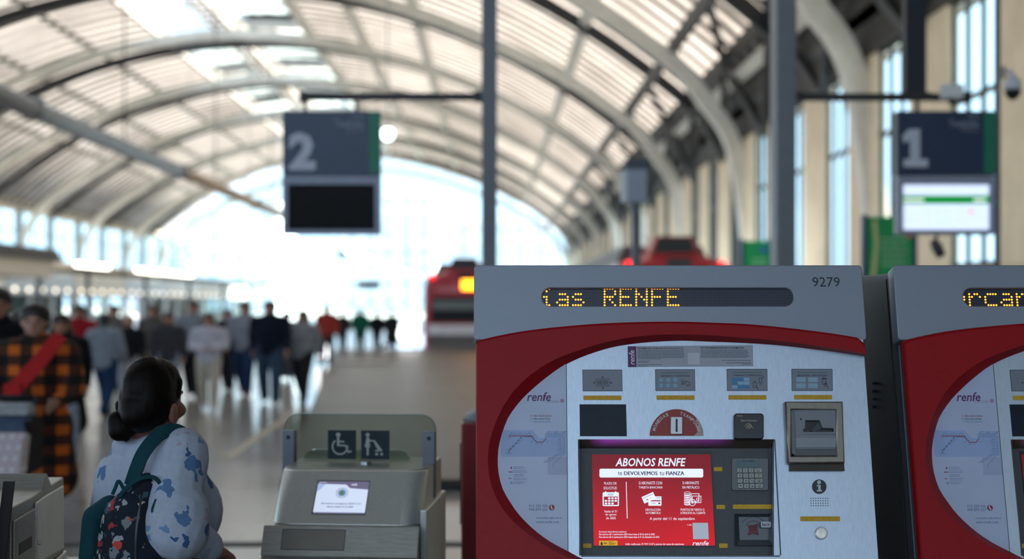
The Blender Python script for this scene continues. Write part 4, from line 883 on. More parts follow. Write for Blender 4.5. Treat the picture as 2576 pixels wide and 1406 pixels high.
pjoin('red_line', [[pline((1280,1096.5),(1338,1096.5),1.8)], [pline((1338,1096.5),(1342,1104),1.8)], [pline((1342,1104),(1350,1112),1.8)], [pline((1350,1112),(1366,1112),1.8)], [pline((1366,1112),(1373,1104),1.8)]], .0023, .0027, M_mr, tm)
gp = [(1313,1098),(1280,1134),(1280,1141)]
pjoin('green_line', [[pline((1313-6.6*k,1098+7.2*k),(1313-6.6*k-4.8,1098+7.2*k+5.2),1.9)] for k in range(5)]+[[pline((1280,1134),(1280,1141),1.9)], [pline((1316,1098.4),(1338,1098.4),1.2)]], .0023, .0028, M_mg, tm)
pjoin('blue_line', [[pline((1373,1104),(1374,1098),1.6)], [pline((1374,1098),(1419,1098),1.4)], [pline((1419,1098),(1419,1140),1.4)], [pline((1419,1140),(1391,1168),1.4)], [pline((1391,1168),(1391,1176),1.4)]], .0023, .0027, M_mb, tm)
pjoin('station_ticks', [[pline((1282+7*k,1094.5),(1287+7*k+(k%3==0)*1.5,1089-(k%3==0)*1.5),.8)] for k in range(8)]+[[pline((1370+7*k,1095),(1375+7*k+(k%3==0)*6,1090-(k%3==0)*6),.8)] for k in range(7)], .0023, .0027, M_mk, tm)['kind'] = 'stuff'
small_print('station_names', [(1309-5*k, 1318-5*k+(k%2)*3, 1105+3.9*k) for k in range(8)]+[(1405-(k%3)*2, 1416, 1104+5.8*k) for k in range(7)]+[(1397-6*k, 1412-6*k, 1143+3.8*k) for k in range(6)]+[(1334,1343,1111),(1346,1354,1116.5),(1359,1366,1116.5),(1373,1380,1110.5),(1283,1289,1140.5)], .0027, M_mk, tm, .8)
ptxt('C-1', 1279, 1098.8, 1285, 1102.4, .0027, M_mr, tm); ptxt('C-2', 1271.5, 1138, 1277.5, 1142, .0027, M_mg, tm)
small_print('legend_print', [(1292, 1292+random.uniform(26, 36), 1174.5+4+9.4*(k//2)+4*(k%2)-4) for k in range(10)], .0027, mat('legend_faint', '#8790b0', rough=.5), tm, 1.5)
pjoin('legend_icons', [[pr(1285,1174,1288,1179)], [pline((1279,1187),(1290,1187),2)], [pline((1279,1203.5),(1287,1203.5),1.4)], [circ(1286.5,1214.5,2.8,12), circ(1286.5,1214.5,1.8,12)]], .0023, .0027, M_mr, tm)
ptxt('912 320 320', 1330.7, 1269.4, 1377.2, 1275.8, .0025, M_mk, tm); ptxt('944 879 222', 1330.7, 1278.3, 1377.2, 1284.5, .0025, M_mk, tm)
plate('phone_disc', [circ(1388,1276.6,7.2,24)], .002, .0024, M_mr, tm); pjoin('phone_icon', [[[(1385.6,1271.5),(1387.6,1271),(1388.4,1273.6),(1387.2,1275),(1388.6,1278.4),(1390.2,1278.2),(1391.2,1280.6),(1389.6,1281.6),(1387.6,1281),(1385.2,1276)]]], .0024, .0028, M_w, tm)
ptxt('clientebilbao@renfe.es', 1349, 1300, 1413.5, 1305.8, .0025, M_mk, tm); ptxt('www.renfe.com', 1349, 1309.3, 1406, 1315.6, .0025, M_mk, tm)
tag(tm, 'red and silver ticket machine with a red advert screen, its header reading RENFE and 9279', 'ticket machine', 'ticket machines side by side')
# second machine: the same model beside it, cut by the right picture edge
tm2 = dup(tm, (MX+1.256, MY-.005, 0))
dots(cells([('i',-23), ('a',-18), ('s',-12), ('R',0), ('E',6), ('N',12), ('F',18), ('E',24)]), .0030, -.0115, 'led_text', M_ledon, tm, LX, LY, LDX, LDY)['kind'] = 'stuff'
dots(cells([('e',-27), ('r',-21), ('c',-15), ('a',-9), ('n',-3), ('a',3), ('s',9)]), .0030, -.0115, 'led_text', M_ledon, tm2, LX, LY, LDX, LDY)['kind'] = 'stuff'
ptxt('9279', 2044.5, 697, 2112, 721, .0008, M_ink, tm, 'machine_number')
tag(tm2, 'second red and silver ticket machine, cut off by the right picture edge', 'ticket machine', 'ticket machines side by side')
# ================================================================== TICKET GATES
M_gate = mat('gate_steel', '#cfcfca', rough=.42, metal=.65, var=.12, scale=5, stretch=(60, 60, 2))
M_gate2 = mat('gate_steel_dull', '#9c9a93', rough=.46, metal=.65, var=.14, scale=6, stretch=(3, 3, 40))
M_gglass = glassy('gate_glass', '#d8dfdb', refl=.05)
M_pict = mat('pictogram_plate', '#10262e', rough=.3)
M_pale = mat('pictogram_pale', '#a7ada7', rough=.5)
TH = math.radians(-5)
g0 = W(865, 1322, 5.0); gate = empty('ticket_gate', (g0.x, g0.y, 0), TH)
ZB, ZT = CH-(1322-CY)/F*5, CH-(1184-CY)/F*5.16
HW = .268; LB = .165
def hood_ring(b, z, back, r=.07, n=6):
    """rounded front corners, straight back"""
    P_ = []
    for k in range(n+1): t = math.radians(180+90*k/n); P_.append((-HW+r+r*math.cos(t), b+r+r*math.sin(t), z))
    for k in range(n+1): t = math.radians(270+90*k/n); P_.append((HW-r+r*math.cos(t), b+r+r*math.sin(t), z))
    P_ += [(HW, back, z), (-HW, back, z)]; return P_
MB().prism(hood_ring(0, ZB, .62), hood_ring(LB, ZT, .62)).build('hood', M_gate, gate, bevel=.006)
hd = gate.children[0]
for p in hd.data.polygons: p.use_smooth = len(p.vertices) == 4 and abs(p.normal.y) < .99 and abs(p.normal.x) > .05 and abs(p.normal.x) < .999
MB().prism(hood_ring(LB+.02, ZT+.0, .6), hood_ring(LB+.022, ZT+.004, .6)).build('hood_top', M_gate2, gate)
MB().disc((.02, LB+.16, ZT+.004), (0,0,1), .022, .02, .012).build('lock_cap', M_steel, gate, smooth=False)
# leaning screen on the hood
up = Vector((0, LB, ZT-ZB)).normalized(); nrm = Vector((0, -up.z, up.y)); rt = Vector((1, 0, 0))
GM = Matrix(((rt.x, up.x, nrm.x, 0), (rt.y, up.y, nrm.y, 0), (rt.z, up.z, nrm.z, ZB), (0, 0, 0, 1)))
HL = Vector((0, LB, ZT-ZB)).length
def gplate(name, polys, n0, n1, m, bevel=0): me = curve_poly(polys, n0, n1, bevel); me.transform(GM); return link(name, me, m, gate)
def gtxt(b, x0, y0, x1, y1, n, m, bold=0, shear=0): me = text_mesh(b, bold, shear); fit(me, x0, y0, x1, y1, n); me.transform(GM); return link('screen_lettering', me, m, gate)
sx0, sx1, sy0, sy1 = -.118, .068, HL*.205, HL*.79
qx = lambda t: sx0+(sx1-sx0)*t
qy = lambda t: sy1-(sy1-sy0)*t
gplate('screen_rim', [[(sx0-.004, sy0-.003), (sx1+.002, sy0-.003), (sx1+.002, sy1+.004), (sx0-.004, sy1+.004)]], 0, .0015, M_black)
gplate('gate_screen', [[(sx0, sy0), (sx1, sy0), (sx1, sy1), (sx0, sy1)]], .0015, .002, mat('gate_screen_lit', '#c9d3e8', emit='#d3dcf0', estr=.78, var=.05, scale=9))
gplate('screen_header', [[(qx(0), qy(0)), (qx(1), qy(0)), (qx(1), qy(.25)), (qx(.64), qy(.21)), (qx(.56), qy(.1)), (qx(0), qy(.08))]], .002, .0024, mat('gate_screen_mauve', '#6a6580', emit='#77718c', estr=.6))
gplate('screen_footer', [[(qx(0), qy(.965)), (qx(1), qy(.965)), (qx(1), qy(1)), (qx(0), qy(1))]], .002, .0024, MATS['gate_screen_mauve'])
gplate('screen_corner', [[(qx(0), qy(.09)), (qx(.16), qy(.09)), (qx(.02), qy(.33)), (qx(0), qy(.33))]], .002, .0023, mat('gate_screen_blue', '#a9b6dc', emit='#aebbe2', estr=.7))
cx_, cy_ = qx(.5), qy(.36); rr_ = (sx1-sx0)*.115
gplate('arrow_ring', [circ(cx_, cy_, rr_, 28), circ(cx_, cy_, rr_*.92, 28)], .002, .0026, mat('gate_screen_ring', '#3c6a50', emit='#3f7058', estr=.6))
gplate('arrow_disc', [circ(cx_, cy_, rr_*.72, 28)], .002, .0026, mat('gate_screen_disc', '#7d92ba', emit='#8299c2', estr=.65))
gplate('arrow_mark', [[(cx_-rr_*.32, cy_-rr_*.45), (cx_+rr_*.32, cy_-rr_*.45), (cx_+rr_*.32, cy_+rr_*.02), (cx_+rr_*.48, cy_+rr_*.02), (cx_, cy_+rr_*.5), (cx_-rr_*.48, cy_+rr_*.02), (cx_-rr_*.32, cy_+rr_*.02)]], .0026, .003, mat('gate_screen_green', '#4d7d55', emit='#55885e', estr=.6))
M_gink = mat('gate_screen_ink', '#3a3c60', emit='#44466c', estr=.6); M_gw = mat('gate_screen_white', '#f0f2ff', emit='#f0f2ff', estr=.9)
gtxt('Abonuaren iraungipena 2024-12-31', qx(.12), qy(.735), qx(.9), qy(.665), .0026, M_gink, bold=.012); gtxt('Abono Caduca 31-12-2024', qx(.25), qy(.82), qx(.76), qy(.765), .0026, M_gink, bold=.02)
gtxt('renfe', qx(.66), qy(.135), qx(.77), qy(.055), .0028, M_gw, shear=.2); gtxt('Bilbao Abando', qx(.03), qy(.055), qx(.17), qy(.03), .0028, M_gw)
# lip, sloping shelf with the notice, cabinet
def quad_slab(name, p, q, hw, th, m): return MB().prism([(-hw, p[0], p[1]), (hw, p[0], p[1]), (hw, q[0], q[1]), (-hw, q[0], q[1])], [(-hw, p[0]+th, p[1]-.004), (hw, p[0]+th, p[1]-.004), (hw, q[0]+th, q[1]-.004), (-hw, q[0]+th, q[1]-.004)]).build(name, m, gate, bevel=.002)
Lp0, Lp1 = (-.05, ZB+.005), (-.10, ZB-.092)
quad_slab('lip', Lp0, Lp1, .274, .03, M_gate2)
lv = Vector((0, Lp0[0]-Lp1[0], Lp0[1]-Lp1[1])); ln = lv.normalized(); lnr = Vector((0, -ln.z, ln.y))
LM = Matrix(((1, ln.x, lnr.x, 0), (0, ln.y, lnr.y, Lp1[0]), (0, ln.z, lnr.z, Lp1[1]), (0, 0, 0, 1)))
me = curve_poly([rrect(-.205, .022, .018, lv.length-.012, .003), rrect(-.203, .024, .016, lv.length-.014, .003)], 0, .001); me.transform(LM); link('reader_outline', me, M_ink, gate)
me = curve_poly([rrect(-.203, .024, .016, lv.length-.014, .003)], 0, .0006); me.transform(LM); link('card_reader', mat and me, mat('reader_taupe', '#77746c', rough=.4, metal=.6), gate)
quad_slab('shelf', (Lp1[0], Lp1[1]), (-.30, ZB-.20), .27, .05, M_gate2)
sv = Vector((0, Lp1[0]+.30, Lp1[1]-(ZB-.20))); sn = sv.normalized(); snr = Vector((0, -sn.z, sn.y))
SM = Matrix(((1, sn.x, snr.x, 0), (0, sn.y, snr.y, -.30), (0, sn.z, snr.z, ZB-.20), (0, 0, 0, 1)))
def splate(name, polys, n0, n1, m): me = curve_poly(polys, n0, n1); me.transform(SM); return link(name, me, m, gate)
splate('notice_backing', [rrect(-.235, .02, .03, sv.length-.008, .02)], 0, .001, mat('notice_grey', '#6f7474', rough=.4))
splate('notice', [rrect(-.205, .03, -.002, sv.length-.022, .004)], .001, .0016, mat('notice_red', '#b03a30', rough=.45))
splate('notice_white_mark', [[(-.19, sv.length-.04), (-.165, sv.length-.04), (-.165, sv.length-.03), (-.19, sv.length-.03)], [(-.07, sv.length-.042), (-.03, sv.length-.042), (-.03, sv.length-.03), (-.07, sv.length-.03)]], .0016, .002, M_pale)
MB().prism([(-.27,-.24,.0),(.275,-.24,.0),(.275,.6,.0),(-.27,.6,.0)], [(-.27,-.24,ZB-.20),(.275,-.24,ZB-.20),(.275,.6,ZB-.20),(-.27,.6,ZB-.20)]).build('cabinet', M_gate2, gate, bevel=.006)
MB().box(-.255, .262, .01, .58, ZB-.20, ZB).build('upper_cabinet', M_gate2, gate, bevel=.006)
MB().box(.262, .288, .05, .60, ZB-.25, ZB+.05).build('side_panel', M_gate, gate, bevel=.004)
MB().box(.275, .292, -.22, .60, .15, ZB-.26).build('side_door', M_gate, gate, bevel=.004)
# glass screen with its posts and pictograms
GB = .40; gz = lambda py: CH-(py-CY)/F*5.4; gx = lambda px: ((px-917)/F*5.4)
def vglass(name, x0, x1, z0, z1, r, y, m): 
    P_ = [(x0, z0), (x1, z0)]+[(x1-r+r*math.cos(math.radians(a)), z1-r+r*math.sin(math.radians(a))) for a in range(0, 91, 15)]+[(x0+r+r*math.cos(math.radians(a)), z1-r+r*math.sin(math.radians(a))) for a in range(90, 181, 15)]
    return MB().prism([(x, y, z) for x, z in P_], [(x, y+.01, z) for x, z in P_]).build(name, m, gate)
vglass('glass_screen', gx(712), gx(1098), ZT-.03, gz(1042), .055, GB, M_gglass)
vglass('glass_wing', gx(742), gx(1024), ZT-.03, gz(1140), .05, GB+.12, M_gglass)
M_edge = mat('glass_edge', '#9fb0aa', rough=.2)
ed = [(gx(712)+.0, gz(1083))]+[(gx(712)+.055+.055*math.cos(math.radians(a)), gz(1042)-.055+.055*math.sin(math.radians(a))) for a in range(180, 89, -15)]+[(gx(1098)-.055+.055*math.cos(math.radians(a)), gz(1042)-.055+.055*math.sin(math.radians(a))) for a in range(90, -1, -15)]+[(gx(1098), gz(1083))]
MB().tube([(x, GB+.005, z) for x, z in ed], .0022, 6).build('glass_edge', M_edge, gate)
M_post = mat('post_grey', '#7d828e', rough=.4, metal=.4, var=.1)
for x0_, x1_ in ((710, 741), (1067, 1098)):
    p = MB().box(gx(x0_), gx(x1_), GB-.018, GB+.03, ZT-.3, gz(1083)).build('glass_post', M_post, gate, bevel=.003)
    MB().disc(((gx(x0_)+gx(x1_))/2, GB-.018, gz(1100)), (0,-1,0), .008, .006, .006, 12).build('bolt', M_dark, p)
def vplate(name, polys, y, m): me = curve_poly([[(gx(a_), gz(b__)) for a_, b__ in Q] for Q in polys], 0, .001); me.transform(Matrix.Rotation(math.radians(90), 4, 'X')); me.transform(Matrix.Translation((0, y, 0))); return link(name, me, m, gate)
def vjoin(name, L, y, m):
    bm = bmesh.new()
    for Q in L:
        me = curve_poly([[(gx(a_), gz(b__)) for a_, b__ in q] for q in Q], 0, .001); me.transform(Matrix.Rotation(math.radians(90), 4, 'X')); me.transform(Matrix.Translation((0, y, 0))); bm.from_mesh(me); bpy.data.meshes.remove(me)
    me = bpy.data.meshes.new(name); bm.to_mesh(me); bm.free(); return link(name, me, m, gate)
vplate('wheelchair_sign', [pr(825,1082.5,897,1154.5)], GB-.001, M_pict); vplate('pushchair_sign', [pr(910,1082.5,982,1154.5)], GB-.001, M_pict)
vplate('lower_sign_edge', [pr(825,1167,896,1185)], GB+.006, M_pict); vplate('lower_sign_edge', [pr(910,1167,981,1185)], GB+.006, M_pict)
arcw = [(856+21*math.cos(math.radians(a)), 1123.5+21*math.sin(math.radians(a))) for a in range(-10, 236, 10)]
arcw2 = [(856+17*math.cos(math.radians(a)), 1123.5+17*math.sin(math.radians(a))) for a in range(235, -11, -10)]
vjoin('wheelchair_symbol', [[circ(851.5,1094,5.6,18)], [[(848.5,1100),(854.5,1100),(854.5,1109),(867,1109),(867,1113),(854.5,1113),(854.5,1118.5),(872,1118.5),(879,1135),(885,1133),(886,1137),(876,1139.5),(869,1122.5),(848.5,1122.5)]], [arcw+arcw2]], GB-.003, M_pale)
vjoin('pushchair_symbol', [[circ(926.5,1093.5,5.2,18)], [[(923.5,1100),(929.5,1100),(933,1106.5),(943,1107),(943,1110),(931,1110),(933,1124.5),(929.5,1124.5),(929,1145),(924,1145),(924,1124.5),(919.5,1124.5)]], [[(941,1107),(945,1107),(965,1133.5),(947,1135),(945,1132),(953,1130),(946,1120)]], [circ(949.5,1141.5,3.8,12)], [circ(962,1141.5,3.8,12)]], GB-.003, M_pale)
tag(gate, 'steel ticket gate with a lit screen and wheelchair and pushchair signs on its glass', 'ticket gate')
# gate at the left picture edge
lg = empty('ticket_gate', (-1.5, 4.45, 0))
sp = [(-.02,1.017),(.185,1.022),(.29,1.033),(.335,1.082),(.385,1.036),(.52,1.046)]
def sideprism(name, prof_, x0, x1, m, bevel=.004): return MB().prism([(x0, y, z) for y, z in prof_], [(x1, y, z) for y, z in prof_]).build(name, m, lg, bevel=bevel)
sideprism('console', [(-.02,.70)]+sp+[(.52,.70)], -.36, 0, M_gate2)
sideprism('side_panel', [(.20,.80),(.20,1.0),(.29,1.01),(.5,1.02),(.5,.80)], 0, .008, M_gate)
sideprism('lower_rail', [(-.02,.735),(-.02,.70),(.52,.70),(.52,.79)], .0, .012, M_gate)
sideprism('front_door', [(-.01,.70),(-.01,.975),(.19,.985),(.19,.75)], 0, .008, M_gate2)
sideprism('label_strip', [(.03,.86),(.03,.895),(.15,.90),(.15,.865)], .008, .010, mat('label_brown', '#3a332e', rough=.5), 0)
MB().disc((.008,.23,.865), (1,0,0), .007, .006, .006, 14).build('lock', M_steel, lg)
sideprism('cabinet', [(-.02,.0),(-.02,.70),(.9,.70),(.9,.0)], -.36, -.004, M_gate2)
MB().prism([(-.020,-.035,1.10),(.012,-.035,1.10),(-.018,-.11,.62),(-.055,-.11,.62)], [(-.020,-.02,1.10),(.012,-.02,1.10),(-.018,-.095,.62),(-.055,-.095,.62)]).build('sensor_glass', mat('sensor_black', '#060708', rough=.6), lg)
MB().prism([(-.36,-.34,.66),(-.045,-.34,.66),(-.045,-.1,.66),(-.36,-.1,.66)], [(-.36,-.20,1.14),(-.06,-.20,1.14),(-.045,-.04,1.15),(-.36,-.04,1.15)]).build('hood', M_gate, lg, bevel=.02)
MB().tube([(-.047,-.13,.66),(-.062,-.115,1.05),(-.10,-.10,1.16),(-.2,-.1,1.17)], .007, 8).build('hood_trim', M_steel, lg, smooth=True)
MB().box(-.36, -.05, -.3, -.02, 0, .66).build('front_cabinet', M_gate2, lg, bevel=.006)
tag(lg, 'steel ticket gate with a black sensor strip, cut by the left picture edge', 'ticket gate')
# ================================================================== PEOPLE
class Blob:
    """capsules and ellipsoids fused into one smooth skin"""
    def __init__(s): s.v = []; s.f = []
    def _rings(s, rings, a, b, n):
        base = len(s.v)
        for R in rings: s.v += R
        k = len(rings); s.v += [a, b]; ia, ib = len(s.v)-2, len(s.v)-1
        for i in range(k-1):
            for j in range(n): s.f.append((base+i*n+j, base+i*n+(j+1)%n, base+(i+1)*n+(j+1)%n, base+(i+1)*n+j))
        for j in range(n): s.f.append((ia, base+(j+1)%n, base+j)); s.f.append((ib, base+(k-1)*n+j, base+(k-1)*n+(j+1)%n))
    def cap(s, p0, p1, r0, r1, sq=None, n=12):
        p0, p1 = Vector(p0), Vector(p1); d = (p1-p0); d = d.normalized() if d.length > 1e-6 else Vector((0,0,1))
        a = d.orthogonal().normalized(); b = d.cross(a); rings = []
        def ring(c, r):
            out = []
            for j in range(n):
                o = (a*math.cos(2*math.pi*j/n)+b*math.sin(2*math.pi*j/n))*r
                if sq: ax = Vector(sq[0]).normalized(); o -= ax*o.dot(ax)*(1-sq[1])
                out.append(c+o)
            return out
        for t in (75, 50, 25): rings.append(ring(p0-d*r0*math.sin(math.radians(t)), r0*math.cos(math.radians(t))))
        rings += [ring(p0, r0), ring(p1, r1)]
        for t in (25, 50, 75): rings.append(ring(p1+d*r1*math.sin(math.radians(t)), r1*math.cos(math.radians(t))))
        s._rings(rings, p0-d*r0, p1+d*r1, n); return s
    def chain(s, P_, R_, sq=None):
        for i in range(len(P_)-1): s.cap(P_[i], P_[i+1], R_[i], R_[i+1], sq)
        return s
    def ell(s, c, r, ax=None, n=16, k=10):
        c = Vector(c); X, Y, Z = ax or (Vector((1,0,0)), Vector((0,1,0)), Vector((0,0,1))); rings = []
        for i in range(1, k):
            t = math.pi*i/k; rings.append([c+X*r[0]*math.sin(t)*math.cos(2*math.pi*j/n)+Y*r[1]*math.sin(t)*math.sin(2*math.pi*j/n)+Z*r[2]*math.cos(t) for j in range(n)])
        s._rings(rings, c+Z*r[2], c-Z*r[2], n); return s
    def mesh(s, name, voxel=.015, smooth=4):
        me = bpy.data.meshes.new(name); me.from_pydata([tuple(p) for p in s.v], [], s.f); me.update()
        bm = bmesh.new(); bm.from_mesh(me); bmesh.ops.recalc_face_normals(bm, faces=bm.faces); bm.to_mesh(me); bm.free()
        o = bpy.data.objects.new(name, me); COL.objects.link(o)
        r = o.modifiers.new('r', 'REMESH'); r.mode = 'VOXEL'; r.voxel_size = voxel
        if smooth: q = o.modifiers.new('s', 'SMOOTH'); q.factor = .5; q.iterations = smooth
        dg = bpy.context.evaluated_depsgraph_get(); out = bpy.data.meshes.new_from_object(o.evaluated_get(dg)); out.name = name
        bpy.data.objects.remove(o); bpy.data.meshes.remove(me); out.materials.clear()
        for p in out.polygons: p.use_smooth = True
        return out
def cloth(name, col, var=.18, scale=25): return mat('cloth_'+name, col, rough=.85, var=var, scale=scale, bump=.25, spec=.2)
def skin(name='skin_mid', col='#a8745e'): return mat(name, col, rough=.55, var=.06, scale=20)
# ------------------------------------------------------------------ print fabrics
def blotch_mat(name, base, cols, scale, thr, warp=.35, base_var=.06):
    """fabric with irregular printed patches: one patch per cell, colour drawn from the list, some cells left plain"""
    m = mat(name, base, rough=.85, var=base_var, scale=60, bump=.2, spec=.2); nt, b = nodes_of(m)
    tc = nt.nodes.new('ShaderNodeTexCoord'); n = nt.nodes.new('ShaderNodeTexNoise'); n.inputs['Scale'].default_value = scale*1.6; n.inputs['Detail'].default_value = 2
    mx = nt.nodes.new('ShaderNodeMix'); mx.data_type = 'VECTOR'; mx.inputs[0].default_value = warp/scale*3
    nt.links.new(tc.outputs['Object'], n.inputs['Vector']); nt.links.new(tc.outputs['Object'], mx.inputs[4]); nt.links.new(n.outputs['Color'], mx.inputs[5])
    v = nt.nodes.new('ShaderNodeTexVoronoi'); v.inputs['Scale'].default_value = scale; nt.links.new(mx.outputs[1], v.inputs['Vector'])
    lt = nt.nodes.new('ShaderNodeMath'); lt.operation = 'LESS_THAN'; lt.inputs[1].default_value = thr; nt.links.new(v.outputs['Distance'], lt.inputs[0])
    sp = nt.nodes.new('ShaderNodeSeparateColor'); nt.links.new(v.outputs['Color'], sp.inputs[0])
    r = nt.nodes.new('ShaderNodeValToRGB'); r.color_ramp.interpolation = 'CONSTANT'; el = r.color_ramp.elements
    while len(el) < len(cols): el.new(.5)
    for i, c in enumerate(cols): el[i].position = i/len(cols); el[i].color = lin(c)
    nt.links.new(sp.outputs[0], r.inputs[0])
    gt = nt.nodes.new('ShaderNodeMath'); gt.operation = 'GREATER_THAN'; gt.inputs[1].default_value = .25; nt.links.new(sp.outputs[1], gt.inputs[0])
    mu = nt.nodes.new('ShaderNodeMath'); mu.operation = 'MULTIPLY'; nt.links.new(lt.outputs[0], mu.inputs[0]); nt.links.new(gt.outputs[0], mu.inputs[1])
    old = b.inputs['Base Color'].links[0].from_socket; c2 = nt.nodes.new('ShaderNodeMix'); c2.data_type = 'RGBA'
    nt.links.new(mu.outputs[0], c2.inputs[0]); nt.links.new(old, c2.inputs[6]); nt.links.new(r.outputs[0], c2.inputs[7]); nt.links.new(c2.outputs[2], b.inputs['Base Color'])
    return m
def plaid_mat(name, per, lo, mid, hi):
    m = bpy.data.materials.new(name); m.use_nodes = True; nt, b = nodes_of(m); b.inputs['Roughness'].default_value = .9
    tc = nt.nodes.new('ShaderNodeTexCoord'); sp = nt.nodes.new('ShaderNodeSeparateXYZ'); nt.links.new(tc.outputs['Object'], sp.inputs[0])
    def band(sock, off):
        a = nt.nodes.new('ShaderNodeMath'); a.operation = 'MULTIPLY_ADD'; a.inputs[1].default_value = 1/per; a.inputs[2].default_value = off; nt.links.new(sock, a.inputs[0])
        f = nt.nodes.new('ShaderNodeMath'); f.operation = 'FRACT'; nt.links.new(a.outputs[0], f.inputs[0])
        l = nt.nodes.new('ShaderNodeMath'); l.operation = 'LESS_THAN'; l.inputs[1].default_value = .48; nt.links.new(f.outputs[0], l.inputs[0]); return l.outputs[0]
    ad = nt.nodes.new('ShaderNodeMath'); ad.operation = 'ADD'; nt.links.new(band(sp.outputs[0], 10), ad.inputs[0]); nt.links.new(band(sp.outputs[2], 10.2), ad.inputs[1])
    hf = nt.nodes.new('ShaderNodeMath'); hf.operation = 'MULTIPLY'; hf.inputs[1].default_value = .5; nt.links.new(ad.outputs[0], hf.inputs[0])
    r = nt.nodes.new('ShaderNodeValToRGB'); r.color_ramp.interpolation = 'CONSTANT'; e = r.color_ramp.elements; e[0].position = 0; e[0].color = lin(lo); e[1].position = .75; e[1].color = lin(hi); q = e.new(.25); q.color = lin(mid)
    nt.links.new(hf.outputs[0], r.inputs[0]); nt.links.new(r.outputs[0], b.inputs['Base Color']); return m
M_sweat = blotch_mat('printed_sweater', '#aab4c6', ['#56789f', '#ad94a6', '#6f8cb4', '#93a3bd', '#3f5f90'], 13, .31)
M_floral = blotch_mat('floral_canvas', '#1c2531', ['#9aa0a6', '#a83a40', '#c3b8b4', '#3f5a66', '#787f84', '#c0473f'], 26, .40, .5)
M_teal = cloth('teal', '#16404a', .1, 40)
M_hair = mat('dark_hair', '#0d0705', rough=.5, var=.5, scale=150, stretch=(1, 1, .06), bump=.12, spec=.12)
M_skinw = skin('skin_woman', '#8a5a4c')
# ------------------------------------------------------------------ the woman at the gate
AZ = math.radians(46); fd = Vector((math.sin(AZ), math.cos(AZ), 0)); rd = Vector((math.cos(AZ), -math.sin(AZ), 0)); UP = Vector((0, 0, 1)); AX = (rd, fd, UP)
C0 = Vector((-1.145, 4.64, 0)); wo = empty('person', C0)
def B(r_, f_, z): return rd*r_+fd*f_+UP*z
def L(px, py, d): return W(px, py, d)-C0
hc = L(386, 1004, 4.60)
AZH = math.radians(24); fh = Vector((math.sin(AZH), math.cos(AZH), 0)); rh = Vector((math.cos(AZH), -math.sin(AZH), 0)); AX = (rh, fh, UP)
def H(r_, f_, z): return hc+rh*r_*.97+fh*f_*.95+UP*z
bd = Blob(); bd.ell(H(0, .004, .012), (.078, .100, .112), AX).ell(H(0, .032, -.045), (.062, .066, .078), AX)
bd.cap(H(0, .10, -.005), H(0, .112, -.028), .010, .014).ell(H(0, .09, -.062), (.028, .02, .012), AX).ell(H(0, .078, -.095), (.03, .03, .022), AX)   # nose, lips, chin
for s in (-1, 1): bd.ell(H(s*.05, .07, -.038), (.026, .026, .026), AX).ell(H(s*.032, .098, .018), (.022, .012, .008), AX)
bd.ell(H(.084, -.004, -.045), (.012, .022, .036), AX).ell(H(-.084, -.004, -.045), (.012, .022, .036), AX).ell(H(.09, -.008, -.03), (.008, .02, .02), AX)
AX = (rd, fd, UP)
bd.chain([H(0, -.02, -.06), B(0, -.01, 1.2), B(0, 0, 1.1)], [.056, .06, .085])
bd.chain([B(0, .01, 1.06), B(0, .02, .9), B(0, .02, .72)], [.11, .14, .16])
wr_ = L(531, 1380, 4.50); el_ = L(436, 1335, 4.37); sh_ = L(452, 1148, 4.50)
bd.chain([sh_, el_, wr_], [.055, .045, .032])
hd_ = (wr_-el_).normalized(); hb = wr_+hd_*.04; hside = hd_.cross(UP).normalized(); hup = hside.cross(hd_)
bd.ell(wr_+hd_*.035, (.04, .05, .02), (hside, hd_, hup))
for k, (o_, l_) in enumerate(((-.030, .034), (-.010, .040), (.010, .038), (.029, .03))):
    a_ = wr_+hd_*.07+hside*o_; b__ = a_+hd_*l_*.7-hup*.012; c_ = b__-hup*l_*.8-hd_*.006; bd.chain([a_, b__, c_], [.0105, .0098, .009])
bd.chain([wr_+hd_*.02-hside*.035, wr_+hd_*.05-hside*.05-hup*.012, wr_+hd_*.075-hside*.042-hup*.03], [.013, .0115, .01])
lsh, lel, lwr = B(-.15, 0, 1.08), B(-.245, .03, .92), B(-.19, .22, .86)
bd.chain([lsh, lel, lwr], [.05, .045, .03]); bd.ell(lwr+fd*.05, (.03, .05, .02), AX)
for o_ in (-.024, -.008, .008, .022): bd.chain([lwr+fd*.08+rd*o_, lwr+fd*.115+rd*o_-UP*.01, lwr+fd*.125+rd*o_-UP*.035], [.010, .0095, .009])
bd.chain([lwr+fd*.03+rd*.03, lwr+fd*.07+rd*.045], [.012, .010])
for s in (-1, 1): bd.chain([B(s*.09, .02, .72), B(s*.09, .05+.06*s, .40), B(s*.09, -.02+.12*s, .07)], [.10, .065, .045]); bd.cap(B(s*.09, -.03+.12*s, .04), B(s*.09, .12+.12*s, .035), .042, .034)
link('body', bd.mesh('body', .0075, 3), M_skinw, wo)
sw = Blob(); sw.ell(B(.01, .02, 1.04), (.165, .14, .16), AX).ell(B(.03, .07, 1.0), (.17, .16, .17), AX).ell(B(0, .03, .86), (.20, .185, .24), AX).ell(B(-.02, -.03, 1.04), (.14, .115, .15), AX)
sw.ell(B(.07, .16, .97), (.10, .085, .12), AX).ell(B(-.08, .16, .97), (.10, .085, .12), AX).ell(B(0, -.015, 1.185), (.09, .085, .055), AX)
sw.cap(B(-.06, -.01, 1.14), B(.13, -.01, 1.165), .07, .078)
sw.chain([sh_+Vector((0,0,.0)), sh_.lerp(el_, .5)+Vector((-.01,0,0)), el_, el_.lerp(wr_, .6), wr_-hd_*.01], [.095, .092, .088, .066, .048]); sw.cap(sh_, B(.1, 0, 1.14), .09, .1)
